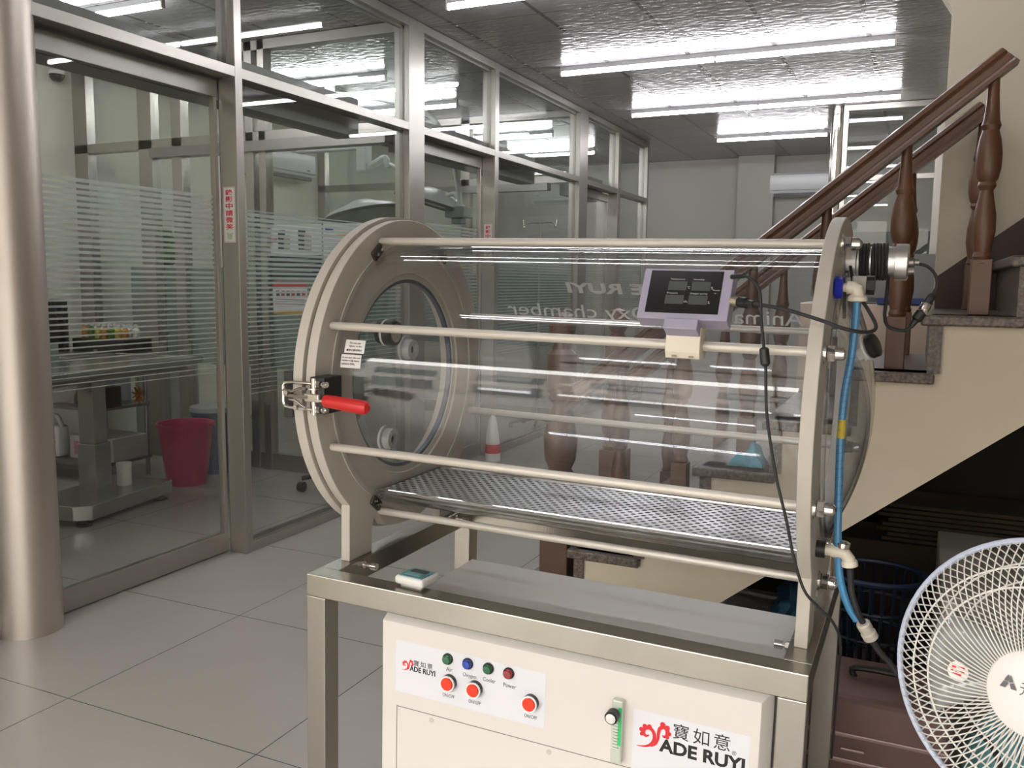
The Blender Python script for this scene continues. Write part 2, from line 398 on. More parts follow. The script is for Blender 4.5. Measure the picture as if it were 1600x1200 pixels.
# cross partitions between the rooms
def cross(y,posts,film,head):
    for (a,b) in posts: trim(B().box(a,b,y-.04,y+.04,0,ZC-.001))
    trim(B().box(XL,XG-.06,y-.04,y+.04,2.37,2.44)); trim(B().box(XL,XG-.06,y-.04,y+.04,ZC-.07,ZC-.002))
    global wn; wn+=1
    w=thing('window_%d'%wn,'glass cross partition between rooms',None,(0,0,0),kind='structure')
    B().box(XL,XG-.06,y-.004,y+.004,0.12,ZC-.07).build('glass_pane',glass,w,False)
    B().box(XL,XG-.06,y-.03,y+.03,0,.12).build('bottom_rail',frame,w,False)
    B().box(head[0],head[1],y-.07,y+.03,2.30,2.372).build('track_housing',steel_dark,w,False)
    B().box(film[0],film[1],y+.005,y+.0062,.75,1.48).build('frosted_film',stripe_film('cross_film_%d'%wn,.7,1.5,.024,(.36,.45,.44),.55),w,False)
cross(5.06,((-6.2,-6.05),(-5.50,-5.36),(-5.16,-5.06),(-4.45,-4.38),(-4.33,-4.27)),(-5.3,XG-.07),(-5.36,-3.25))
cross(8.19,((-6.2,-6.1),(-5.1,-4.98),(-4.38,-4.28)),(-6.1,XG-.07),(-4.9,-3.4))
# right-hand partition beyond the stairs
YP=8.95
trim(B().lathe([(.055,0),(.055,ZC)],32,Matrix.Translation((-.80,YP,0))),'rounded steel post of the rear partition',chrome)
trim(B().box(-.745,-.70,YP-.03,YP+.03,0,ZC)); trim(B().box(.05,.115,YP-.05,YP+.03,0,ZC))
trim(B().box(-.70,.05,YP-.04,YP+.03,ZC-.055,ZC-.002)); trim(B().box(-.70,.05,YP-.03,YP+.03,2.37,2.42))
wn+=1
w=thing('window_%d'%wn,'glazed light of the rear partition',None,kind='structure')
B().box(-.70,.05,YP-.004,YP+.004,0,ZC-.055).build('glass_pane',glass,w,False)
B().box(-.70,.05,YP+.006,YP+.008,0,1.9).build('frosted_film',stripe_film('rear_film',0,1.9,.02,(.22,.26,.26),.75),w,False)
struct(B().box(.125,.22,4.1,YW,0,ZC).build('wall_corridor_right',wall_m,smooth=False))

# column at the left
struct(B().lathe([(.118,0),(.118,ZC)],64,Matrix.Translation((-3.145,2.245,0))).build('column',mat('column_steel',(.52,.47,.415),.42,.85,bump=(40,.06,(1,1,10)))),'round brushed steel column at the left edge')
# ---- ceiling lights
def tube_light(x0,x1,y,label,group='corridor tube lights'):
    t=thing('tube_light',label,'ceiling light',((x0+x1)/2,y,ZC),0,group)
    h=(x1-x0)/2
    B().box(-h-.004,h+.004,-.016,.016,-.035,-.001).build('housing',mat('light_housing',(.55,.55,.55),.4),t,False)
    B().cyl((-h,0,-.053),(h,0,-.053),.0155,n=16).build('fluorescent_tube',tube_e,t)
    B().box(-h-.012,-h,-.014,.014,-.07,-.0).build('lamp_holder',white_p,t,False)
    B().box(h,h+.012,-.014,.014,-.07,-.0).build('lamp_holder',white_p,t,False)
    return t
Lb=['nearest above the chamber','second from the front','third from the front','fourth from the front']
for i,(y,n) in enumerate(((2.9,2),(4.75,2),(6.575,2),(8.43,2),(10.22,1))):
    for k in range(n):
        x0=-2.64+1.195*k if n==2 else -2.187
        tube_light(x0,x0+(1.19 if n==2 else 1.172),y,['white tube light in the corridor ceiling row above the chamber','white tube light in the front corridor row, by the top edge','white tube light in the long bright middle corridor row','white tube light in the row in front of the far glass post','short single tube light nearest the pale far wall'][i]+(', left half' if n==2 and k==0 else ', right half' if n==2 else ''))
for y in (.6,-1.5): tube_light(-1.9,-.7,y,'white tube light over the entrance side, '+('nearer' if y>0 else 'by the shop front'))
for (x0,y,l) in ((-5.4,4.05,'tube light in the room with the steel table, towards the glass'),(-5.4,2.6,'tube light in the room with the steel table, nearer'),(-5.4,3.35,'tube light added to brighten the room with the steel table, middle of its three'),(-5.2,6.15,'tube light in the surgery room, above the lamp'),(-5.2,7.35,'tube light in the surgery room, rear'),(-5.0,9.2,'tube light in the third glazed room, front'),(-5.0,10.6,'tube light in the third glazed room, rear')):  # middle tube of the table room is an added lamp to brighten it
    tube_light(x0,x0+1.2,y,l,'room tube lights')

# ---- staircase
st=thing('staircase','mahogany railed staircase with granite treads rising to the right','staircase',(0,3.1,0))
RI,RU=.187,.238
def sx(k): return -1.153+RU*(k-2)
pts=[(sx(1),0)]
for k in range(1,13):
    pts+=[(sx(k),RI*k),(sx(k+1),RI*k)]
pts+=[(sx(13),RI*12-.25)]
slope=.797; x0=-.605; z0=.241
xe=sx(13); pts[-1]=(xe,z0+slope*(xe-x0)); pts+=[(x0-z0/slope,0)]
B().prism(pts,.10,Matrix.Translation((0,.10,0))@Matrix.Rotation(PI/2,4,'X')).build('stringer_wall',mat('stringer_paint',(.86,.76,.59),.7,0,bump=(60,.15),noise=(2,.3,(.82,.72,.55))),st,False)
B().prism([(sx(1)+.04,0)]+[p for k in range(1,13) for p in ((sx(k)+.04,RI*k-.04),(sx(k+1)+.04,RI*k-.04))]+[(xe,z0+slope*(xe-x0)),(x0-z0/slope,0)],.80,Matrix.Translation((0,.90,0))@Matrix.Rotation(PI/2,4,'X')).build('stair_flight',darkwood,st,False)
for k in range(1,12):
    B().box(sx(k)-.03,sx(k+1)+.02,-.03,.898,RI*k-.034,RI*k,.006).build('tread',granite,st,True)
    B().box(sx(k)-.004,sx(k)+.035,-.012,.898,RI*(k-1),RI*k-.034).build('riser',granite,st,False)
# skirting board against the stair wall
B().prism([(.055,.9),(1.40,.9),(1.40,2.50),(.055,1.438)],.02,Matrix.Translation((0,.905,0))@Matrix.Rotation(PI/2,4,'X')).build('skirting_board',darkwood,st,False)
def bal_prof(h):
    P=[(0,.040),(.22,.040),(.235,.030),(.25,.036),(.27,.030),(.30,.034),(.36,.042),(.43,.040),(.50,.028),(.53,.024),(.55,.034),(.565,.030),(.58,.038),(.62,.046),(.68,.047),(.74,.040),(.78,.030),(.80,.036),(.82,.030),(.86,.026),(.93,.021),(1.0,.019)]
    return [(r,z*h) for z,r in P]
def baluster(x,y,z,h,sc=1.0):
    b=B(); P=bal_prof(h)
    b.box(x-.038*sc,x+.038*sc,y-.038*sc,y+.038*sc,z,z+.24*h,.003)
    b.lathe([(r*sc,zz) for r,zz in P if zz>=.22*h],20,Matrix.Translation((x,y,z)))
    return b.build('baluster',wood,st)
hr=lambda X:1.575+.812*(X+.503)   # top of handrail
for k in range(2,9):
    x=sx(k)+.135
    if k<=7: baluster(x,.10,RI*k,hr(x)-.070-RI*k,.80)
    if k<=7: baluster(x+.01,.80,RI*k,hr(x)-.085-RI*k,.78)
def rail(y,xa,xb,dz=0,w=.034):
    L=(xb-xa); b=B()
    prof=[(p,q*.70) for p,q in [(-w,0),(w,0),(w*1.06,.02),(w*.9,.035),(w*.98,.05),(w*.98,.07),(w*.86,.082),(w*1.05,.095),(w*.95,.118),(w*.4,.13),(-w*.4,.13),(-w*.95,.118),(-w*1.05,.095),(-w*.86,.082),(-w*.98,.07),(-w*.98,.05),(-w*.9,.035),(-w*1.06,.02)]]
    za,zb=hr(xa)-.085+dz,hr(xb)-.085+dz
    A=[b.bm.verts.new((xa,y+p,za+q)) for p,q in prof]; C=[b.bm.verts.new((xb-q*.6,y+p,zb+q-q*.6*.812)) for p,q in prof]
    b.bm.faces.new(A[::-1]); b.bm.faces.new(C)
    for i in range(len(A)): b.bm.faces.new((A[i],A[(i+1)%len(A)],C[(i+1)%len(A)],C[i]))
    return b.build('handrail',wood,st)
rail(.10,-1.24,.235); rail(.80,-1.24,.215,-.015)
for y in (.10,.80):
    b=B().box(-1.325,-1.205,y-.06,y+.06,0,.62,.004)
    b.lathe([(.055,.62),(.06,.64),(.045,.66),(.062,.70),(.068,.78),(.05,.88),(.036,.92),(.05,.94),(.05,.955),(.058,.97),(.058,1.12),(.04,1.14),(.03,1.17),(.05,1.20),(.055,1.23),(.04,1.27),(0,1.285)],24,Matrix.Translation((-1.265,y,0)))
    b.build('newel_post',wood,st)

struct(B().prism([(-.86,0),(XR,0),(XR,.241+.797*(XR+.605)-.02),(-.86,.02)],.06,Matrix.Translation((0,4.08,0))@Matrix.Rotation(PI/2,4,'X')).build('wall_under_stair',mat('store_shade_tone',(.022,.018,.014),.9),smooth=False),'back of the store under the stairs, coloured dark as shade')  # the shade under the stairs is put into this wall's colour
# cut its slope with the flight in front: the flight hides everything above the soffit

# ================================================================ OXYGEN CHAMBER AND STAND
MCH=Matrix.Translation((-1.202,1.520,.750))@Matrix.Rotation(math.radians(-.3),4,'Z')@Matrix.Rotation(math.radians(.8),4,'Y')
CX,CZ,RF,RH,RT=.366,.417,.381,.25,.325
YZ=Matrix(((0,0,1,0),(1,0,0,0),(0,1,0,0),(0,0,0,1)))   # prism xy -> local yz, extrude -> x
def at(u,w=0,v=0): return MCH@Matrix.Translation((u,w,v))
# --- stand
sd=thing('equipment_stand','square-tube stainless steel stand carrying the clear chamber','stand',mw=MCH.copy())
T=.05; Ln,Wd=1.068,.732
B().box(0,Ln,0,T,-T,0,.002).build('front_rail',steel_h,sd)
B().box(0,Ln,Wd-T,Wd,-T,0,.002).build('rear_rail',steel_h,sd)
B().box(0,T,T,Wd-T,-T,0,.002).build('side_rail',steel,sd); B().box(Ln-T,Ln,T,Wd-T,-T,0,.002).build('side_rail',steel,sd)
for u in (0,Ln-T):
    for w in (0,Wd-T):
        B().box(u,u+T,w,w+T,-.75+u*.014+.004,-T,.002).build('leg',steel,sd)
for (u0,u1) in ((.050,.092),(1.018,.990)):
    for w in (.14,.59):
        s=1 if u1>u0 else -1
        b=B().cyl((u0,w,-.012),(u1-s*.014,w,-.012),.0045,n=12).cyl((u1-s*.014,w,-.012),(u1,w,-.012),.0085,n=18).cyl((u0,w,-.012),(u0+s*.008,w,-.012),.009,n=6)
        b.build('adjusting_bolt',chrome,sd)
# --- chamber
ch=thing('oxygen_chamber','large clear acrylic oxygen chamber with cream end plates and tie rods','medical chamber',mw=MCH.copy())
def outline():
    P=[]
    a0=math.atan2(.134-CZ,.112-CX)  # left shoulder
    n=72
    aL=math.atan2(-math.sqrt(RF**2-(CX-.112)**2),.112-CX); aR=math.atan2(-math.sqrt(RF**2-(.62-CX)**2),.62-CX)
    P.append((.202,0)); P.append((.112,0))
    a=aL%(2*PI); b=aR%(2*PI)   # go clockwise (over the top) from a to b
    tot=(a-b)%(2*PI)
    for i in range(n+1):
        t=a-tot*i/n; P.append((CX+RF*math.cos(t),CZ+RF*math.sin(t)))
    P+= [(.62,0),(.53,0),(.53,.058),(.520,.078),(.505,.086)]
    c=math.atan2(-math.sqrt(RF**2-(.495-CX)**2),.495-CX); d=math.atan2(-math.sqrt(RF**2-(.237-CX)**2),.237-CX)
    for i in range(1,12):
        t=c+(d-c)*i/12; P.append((CX+RF*math.cos(t),CZ+RF*math.sin(t)))
    P+= [(.227,.086),(.212,.078),(.202,.058)]
    return P
def endplate(u,t):
    """plate with a round opening: outer outline bridged to the hole"""
    P=outline(); n=len(P); me_b=bmesh.new()
    H=circ(CX,CZ,RH,n)
    out=[me_b.verts.new((0,x,z)) for x,z in P]; inn=[me_b.verts.new((0,x,z)) for x,z in H]
    es=[me_b.edges.new((out[i],out[(i+1)%n])) for i in range(n)]+[me_b.edges.new((inn[i],inn[(i+1)%n])) for i in range(n)]
    bmesh.ops.triangle_fill(me_b,edges=es,use_beauty=True)
    r=bmesh.ops.extrude_face_region(me_b,geom=me_b.faces[:])
    bmesh.ops.translate(me_b,verts=[v for v in r['geom'] if isinstance(v,bmesh.types.BMVert)],vec=(t,0,0))
    bmesh.ops.translate(me_b,verts=me_b.verts[:],vec=(u,0,0))
    b=B(); b.bm.free(); b.bm=me_b
    return b.build('end_plate',plate_m,ch,True,.0015)
endplate(.012,.024); endplate(1.028,.024)
# tube
b=B()
for r,flip in ((RT,0),(RT-.009,1)):
    b.lathe([(r,.036),(r,1.028)],128,Matrix.Translation((0,CX,CZ))@AX(0),cap=False)
b.build('acrylic_tube',acry,ch)
def ring(name,u0,u1,r0,r1,m,par=ch,n=96):
    return B().ringprism(circ(0,0,r1,n),circ(0,0,r0,n),u1-u0,Matrix.Translation((u0,CX,CZ))@YZ).build(name,m,par)
edge_m=mat('acrylic_edge',(.55,.53,.47),.3)
ring('tube_gasket',.0365,.040,RT-.010,RT+.001,edge_m)
ring('tube_gasket',1.0245,1.0275,RT-.010,RT+.001,edge_m)
# door: ring with a clear dome
dr=ring('door',-.016,.008,RH,.388,plate_m); dr['label']='cream round door ring with a clear domed window'
def dome(name,u,r,h,s,par,m=acry_d):
    prof=[]
    R=(r*r+h*h)/(2*h)
    for i in range(25):
        a=math.asin(r/R)*(1-i/24); prof.append((R*math.sin(a),R*math.cos(a)-(R-h)))
    prof=[(rr,s*z) for rr,z in prof]
    p2=[(max(rr-.006,0),z-s*.006) for rr,z in prof]
    b=B()
    b.lathe(prof,96,Matrix.Translation((u,CX,CZ))@AX(0),cap=False); b.lathe(p2[:-1]+[(0,p2[-1][1])],96,Matrix.Translation((u,CX,CZ))@AX(0),cap=False)
    return b.build(name,m,par)
dome('door_window',-.017,.262,.070,-1,dr)
for (r0,r1,m,u0,u1) in ((.236,.250,edge_m,.010,.030),(.2275,.2360,mat('blue_grey_seal',(.10,.12,.16),.3),.014,.026)):
    ring('door_seal',u0,u1,r0,r1,m,dr)
def port(w,v,cap=None):
    clear=mat('clear_fitting',(.60,.62,.60),.18)
    base=-.078+ .004
    b=B().lat((base,w,v),(base+.04,w,v),[(.034,0),(.036,.004),(.036,.009),(.029,.011),(.027,.030),(.014,.031),(.012,.020),(0,.020)],6 if False else 28)
    o=b.build('port_nut',clear,dr)
    B().cyl((base+.012,w,v),(base+.0215,w,v),.0118,n=20).build('bore',mat('bore_dark',(.10,.10,.09),.5),o)
port(.515,.463); port(.42,.232)
kb=B().lat((-.075,.40,.514),(-.02,.40,.514),[(.030,0),(.030,.016),(.034,.018),(.034,.044),(.031,.048),(0,.048)],28).build('pressure_knob',black,dr)
B().lat((-.028,.40,.514),(-.02,.40,.514),[(.024,0),(.024,.0025),(0,.0025)],28).build('knob_face',alu,kb)
B().ringprism(circ(0,0,.0345,32),circ(0,0,.030,32),.006,Matrix.Translation((-.057,.40,.514))@YZ).build('washer',white_p,kb)
# right dome
dm=dome('end_dome',1.055,.262,.070,1,ch)
ring('dome_flange',1.0525,1.060,.250,.275,acry_d,dm)
nrm=Vector((.86,-.30,.40)).normalized(); p0=Vector((1.098,.25,.545))
po=B().lat(p0-nrm*.004,p0+nrm,[(.022,0),(.022,.010),(.027,.011),(.027,.016)],6).build('dome_port',mat('clear_fitting',(.6,.6,.6)),dm)
B().lat(p0+nrm*.012,p0+nrm,[(.026,0),(.026,.004)],28).build('washer',white_p,po)
B().lat(p0+nrm*.017,p0+nrm,[(.021,0),(.023,.002),(.023,.013),(.018,.015),(0,.015)],24).build('cap',black,po)
# tie rods
for k in range(8):
    a=math.radians(22.5+45*k); w,v=CX+.35*math.cos(a),CZ+.35*math.sin(a)
    r=B().lat((.036,w,v),(1.028,w,v),[(.004,0),(.0078,.0015),(.0088,.004),(.0088,.992)],18).build('tie_rod',rod_m,ch)
    x=1.052
    nu=B().lat((x,w,v),(x+.05,w,v),[(.0195,0),(.0195,.002)],24).lat((x+.002,w,v),(x+.05,w,v),[(.016,0),(.016,.0035)],24).lat((x+.006,w,v),(x+.05,w,v),[(.0135,0),(.0150,.001),(.0150,.012),(.0130,.0135)],6).lat((x+.019,w,v),(x+.06,w,v),[(.0118,0),(.0118,.009),(.0105,.014),(.0065,.0178),(0,.019)],20)
    nu.build('acorn_nut',chrome,r)
# angle brackets on the inner plate face
for (w,v,ang) in ((.213,.715,38),(.212,.118,-38),(.519,.715,-38)):
    M=Matrix.Translation((.036,w,v))@Matrix.Rotation(math.radians(ang),4,'X')
    b=B().box(0,.010,-.022,.022,-.013,.013,.005,M); o=b.build('bracket',mat('dark_bronze',(.06,.045,.035),.4,.4),ch)
    for s in (-.010,.010):
        q=M@Vector((.010,s,0)); B().lat(q,q+Vector((.01,0,0)),[(.0045,0),(.0045,.003),(.002,.0032),(0,.002)],12).build('screw',chrome,o)
# tray
tr=B().poly([(.045,.214,.148),(1.02,.214,.148),(1.02,.518,.148),(.045,.518,.148)]).build('perforated_tray',perf,ch,False)
b=B(); A=[];C_=[]
for i in range(25):
    a=math.radians(-119.5+59*i/24); 
    A.append((CX+.309*math.cos(a),CZ+.309*math.sin(a)))
A=[(.214,.150),(.213,.146)]+A+[(.519,.146),(.518,.150)]
for u0,u1 in ((.042,1.024),):
    v0=[b.bm.verts.new((u0,w,v)) for w,v in A]; v1=[b.bm.verts.new((u1,w,v)) for w,v in A]
    for i in range(len(A)-1): b.bm.faces.new((v0[i],v0[i+1],v1[i+1],v1[i]))
    b.bm.faces.new(v0); b.bm.faces.new(v1)
tg=b.build('tray_trough',mat('tray_steel',(.33,.325,.30),.33,.8),ch)
B().tube([(.044,.2165,.1495),(1.022,.2165,.1495)],.004,8).tube([(.044,.5155,.1495),(1.022,.5155,.1495)],.004,8).build('tray_lip',chrome,ch)
# lettering on the far side of the tube, read from behind
let=mat('frosted_lettering',(.80,.80,.78),.6)
def arc(v0,u_start,rr=RT+.0008):
    a0=math.asin((v0-CZ)/rr)
    def f(c):
        a=a0+c.y/rr
        return Vector((u_start-c.x, CX+(rr+c.z)*math.cos(a), CZ+(rr+c.z)*math.sin(a)))
    return f
textmesh('lettering','ADE RUYI',.05,let,ch,None,width=.31,height=.036,bold=.0016,warp=arc(.628,.672))
textmesh('lettering','Animal',.05,let,ch,None,width=.175,height=.040,warp=arc(.565,.945))
textmesh('lettering','Oxy chamber',.05,let,ch,None,width=.405,height=.052,warp=arc(.552,.578))
# warning labels at the left end of the tube
def arcf(v0,u0,rr=RT+.0006):
    a0=math.asin((v0-CZ)/rr)
    def f(c):
        a=a0+c.y/rr; return Vector((u0+c.x,CX-(rr+c.z)*math.cos(a),CZ+(rr+c.z)*math.sin(a)))
    return f
def curved(name,u0,u1,v0,v1,m,par,off=.0006,n=6,sk=0):
    b=B(); f=arcf(v0,u0,RT+off); g=[]
    for i in range(n+1):
        y=(v1-v0)*i/n; g.append([b.bm.verts.new(f(Vector((sk*y,y,0)))),b.bm.verts.new(f(Vector((u1-u0+sk*y,y,0)))),b.bm.verts.new(f(Vector((u1-u0+sk*y,y,.0004)))),b.bm.verts.new(f(Vector((sk*y,y,.0004))))])
    for p,q in zip(g,g[1:]):
        for i in range(4): b.bm.faces.new((p[i],p[(i+1)%4],q[(i+1)%4],q[i]))
    b.bm.faces.new(g[0]); b.bm.faces.new(g[-1])
    return b.build(name,m,par,False)
l1=curved('warning_label',.066,.117,.4935,.5225,paper,ch); l2=curved('warning_label',.060,.112,.4615,.4905,paper,ch)
textmesh('print','Do not use',.006,ink_grey,l1,None,width=.028,height=.0045,warp=arcf(.5130,.0775,RT+.0012))
textmesh('print','lighter or fire',.006,ink_grey,l1,None,width=.032,height=.0050,warp=arcf(.5055,.0775,RT+.0012))
textmesh('print','■禁止使用明火',.006,ink,l1,None,width=.040,height=.0050,warp=arcf(.4975,.0715,RT+.0012))
textmesh('print','Do not open cabin until',.006,ink_grey,l2,None,width=.046,height=.0045,warp=arcf(.4810,.0630,RT+.0012))
textmesh('print','chamber is fully depres-',.006,ink,l2,None,width=.046,height=.0048,warp=arcf(.4745,.0630,RT+.0012))
textmesh('print','surized to 0 kPa.',.006,ink,l2,None,width=.034,height=.0048,warp=arcf(.4680,.0630,RT+.0012))
# toggle clamp with red handle
cl=B().box(.0365,.074,-.032,.03,.368,.446,.002).build('toggle_clamp',black,ch); B().box(-.040,-.0165,-.024,.02,.352,.452,.002).build('clamp_base',black,cl)
B().tube([(.066,-.034,.432),(-.010,-.036,.432),(-.026,-.036,.430),(-.030,-.036,.424),(-.030,-.036,.386),(-.026,-.036,.380),(-.010,-.036,.378),(.066,-.034,.378)],.0036,10).build('clamp_hook',chrome,cl)
b=B().cyl((.050,-.034,.366),(.050,-.034,.444),.0068,n=18).lat((.050,-.034,.421),(.050,-.034,.43),[(.014,0),(.014,.002)],24).box(.030,.068,-.044,-.024,.394,.412,.002)
b.build('clamp_pivot',chrome,cl)
b=B().tube([(-.026,-.042,.414),(.0,-.042,.414),(.018,-.042,.421),(.036,-.042,.421)],.0032,8).tube([(-.018,-.042,.404),(.04,-.042,.404)],.0045,8).tube([(-.010,-.042,.396),(.006,-.042,.394),(.022,-.042,.385),(.034,-.042,.380)],.0032,8).lat((-.016,-.048,.410),(-.016,-.03,.410),[(.0062,0),(.0062,.012)],6).lat((.006,-.044,.379),(.006,-.03,.379),[(.0055,0),(.0055,.012)],6)
b.build('clamp_lever',steel,cl)
b=B()
for v in (.432,.378):
    b.cyl((.0585,-.034,v),(.066,-.034,v),.0075,n=6).cyl((.070,-.034,v),(.084,-.034,v),.0052,n=12).cyl((.074,-.034,v),(.081,-.034,v),.0072,n=6)
b.build('clamp_nut',chrome,cl)
B().box(.050,.09,-.047,-.042,.397,.401).box(.050,.09,-.038,-.034,.397,.401).build('handle_shank',chrome,cl)
hg=B().lat((.082,-.042,.400),(.192,-.040,.3925),[(.010,0),(.0125,.002),(.0135,.006),(.0148,.085),(.0145,.098),(.0115,.106),(.006,.110),(0,.1105)],24).build('clamp_grip',red_grip,cl); hg['label']='red vinyl clamp handle'
# gas fittings on the right plate
ft=B().lat((1.054,.15,.661),(1.07,.15,.661),[(.020,0),(.020,.012),(.017,.014),(.008,.014)],8).build('blue_bulkhead_nut',mat('blue_plastic',(.005,.02,.45),.25),ch)
el=B().cyl((1.068,.15,.661),(1.078,.15,.661),.008).tube([(1.074,.15,.661),(1.084,.15,.661),(1.090,.15,.658),(1.092,.15,.650),(1.092,.15,.640)],.0115,16).lat((1.092,.15,.648),(1.092,.15,.63),[(.0135,0),(.0165,.004),(.0165,.010),(.010,.012)],24).build('elbow_fitting',cream_p,ch)
B().box(1.080,1.104,.17,.20,.650,.682,.002).build('regulator_block',mat('grey_plastic',(.33,.32,.28),.4),ch)
B().lat((1.104,.185,.666),(1.12,.185,.666),[(.017,0),(.017,.013),(.012,.014),(0,.014)],12).build('regulator_knob',black,ch)
cn=B().lat((1.052,.366,.712),(1.17,.366,.712),[(.026,0),(.0315,.001),(.0315,.020),(.030,.022),(.030,.090),(.0355,.091),(.0355,.112),(.031,.115),(0,.115)],48).build('sensor_canister',alu,ch); cn['label']='round satin aluminium canister'
B().lat((1.167,.366,.712),(1.19,.366,.712),[(.009,0),(.009,.008),(.006,.010),(.006,.018)],16).lat((1.167,.366,.696),(1.18,.366,.696),[(.008,0),(.008,.010)],12).build('canister_socket',steel_dark,cn)
vb=B().lat((1.052,.15,.181),(1.08,.15,.181),[(.016,0),(.016,.016)],20).build('valve_nut',black,ch)
B().cyl((1.066,.15,.181),(1.080,.15,.181),.010).tube([(1.078,.15,.181),(1.092,.15,.181),(1.102,.15,.179),(1.109,.15,.170),(1.111,.15,.158)],.0115,16).lat((1.110,.15,.168),(1.113,.15,.15),[(.013,0),(.0145,.004),(.0145,.011),(.010,.013)],20).build('elbow_fitting',cream_p,vb)
B().lat((1.098,.15,.189),(1.1,.15,.22),[(.011,0),(.012,.004),(.012,.010),(.006,.013)],16).build('valve_cap',chrome,vb)

# --- control cabinet in the stand
cb=thing('control_cabinet','white control cabinet with buttons and logos inside the stand','cabinet',mw=at(0))
b=B(); u0,u1,vt,vb_=.202,.993,-.068,-.715
F=[(u0,0,vb_),(u1,0,vb_),(u1,0,vt),(u0,0,vt)]; K=[(u0,.026,vb_),(u1+.018,.026,vb_),(u1+.018,.026,-.0525),(u0,.026,-.0525)]; K2=[(x,.407,z) for x,_,z in K]
vs=[[b.bm.verts.new(p) for p in q] for q in (F,K,K2)]
b.bm.faces.new(vs[0]); b.bm.faces.new(vs[2])
for a,c in ((0,1),(1,2)):
    for i in range(4): b.bm.faces.new((vs[a][i],vs[a][(i+1)%4],vs[c][(i+1)%4],vs[c][i]))
b.build('cabinet_body',white_m,cb,False,.001)
B().box(u0+.002,u1+.016,.030,.405,-.0528,-.0515).build('cabinet_top',whitetop,cb,False)
line=mat('panel_gap',(.22,.20,.17),.6)
B().box(.239,.955,-.0006,.0004,-.2535,-.252).box(.2385,.240,-.0006,.0004,-.70,-.252).build('access_panel_gap',line,cb,False)
for u in (.325,.593,.86):
    B().lat((u,0,-.265),(u,-.01,-.265),[(.0055,0),(.0055,.0008)],16).build('screw',mat('painted_screw',(.58,.56,.52),.4),cb)
B().box(.236,.582,-.0005,.0002,-.219,-.104).build('control_decal',sticker_m,cb,False)
B().box(.762,.978,-.0005,.0002,-.262,-.133).build('logo_decal',sticker_m,cb,False)
def ptxt(body,u,v,w,h,m=ink_grey,bold=0,par=None): return textmesh('lettering',body,.02,m,par or cb,front(u,-.0007,v),width=w,height=h,bold=bold,depth=.0002)
ptxt('Air',.3585,-.1475,.015,.0085); ptxt('Oxygen',.398,-.1525,.031,.0105); ptxt('Cooler',.4445,-.150,.028,.0085); ptxt('Power',.4905,-.1515,.028,.0085)
for u in (.361,.422,.5475): ptxt('ON/OFF',u-.0095,-.2045,.028,.0075)
for u,c,nm in ((.363,(.0,.10,.03),'green'),(.410,(.0,.04,.35),'blue'),(.457,(.0,.11,.04),'green'),(.5025,(.28,.01,.01),'dark red')):
    o=B().lat((u,0,-.1205),(u,-.02,-.1205),[(.0118,0),(.0118,.004),(.0105,.005)],28).build('indicator_lamp',mat('lamp_bezel',(.03,.03,.03),.3,.5),cb)
    B().lat((u,-.004,-.1205),(u,-.02,-.1205),[(.0100,0),(.0100,.005),(.008,.0075),(0,.008)],28).build('lens',mat('lens_'+nm.replace(' ','_'),c,.2,coat=.5),o)
    o['label']=nm+' indicator lens'
for u in (.368,.428,.5527):
    o=B().lat((u,0,-.1695),(u,-.03,-.1695),[(.0165,0),(.0165,.009),(.0145,.011)],32).build('push_button',black,cb)
    B().ringprism(circ(0,0,.0163,32),circ(0,0,.0135,32),.004,Matrix.Translation((u,-.010,-.1695))@Matrix.Rotation(PI/2,4,'X')).build('bezel',chrome,o)
    B().lat((u,-.009,-.1695),(u,-.03,-.1695),[(.0135,0),(.0135,.0065),(.0125,.0078),(0,.0082)],32).build('button_cap',red_m,o)
# flow meter
fm=B().box(.724,.745,-.016,0,-.243,-.117,.003).build('flow_meter',mat('clear_acrylic_block',(.55,.60,.52),.12,coat=.5),cb)
B().box(.7375,.744,-.0168,-.0155,-.205,-.130).build('flow_scale',mat('green_scale',(.05,.55,.18),.4),fm)
B().box(.726,.737,-.0168,-.0155,-.213,-.130).build('flow_tube',mat('pale_scale',(.62,.66,.58),.3),fm)
b=B()
for i in range(12): b.box(.728,.7375 if i%3 else .741,-.0174,-.0166,-.210+i*.006,-.2093+i*.006)
b.build('flow_marks',ink_grey,fm,False)
kn=B().lat((.7305,-.016,-.142),(.7305,-.06,-.142),[(.009,0),(.009,.006),(.0125,.007),(.0125,.024),(.0105,.026)],24).build('flow_knob',black,fm)
B().lat((.7305,-.041,-.142),(.7305,-.06,-.142),[(.0095,0),(.0095,.0015),(0,.002)],24).build('knob_face',alu,kn)
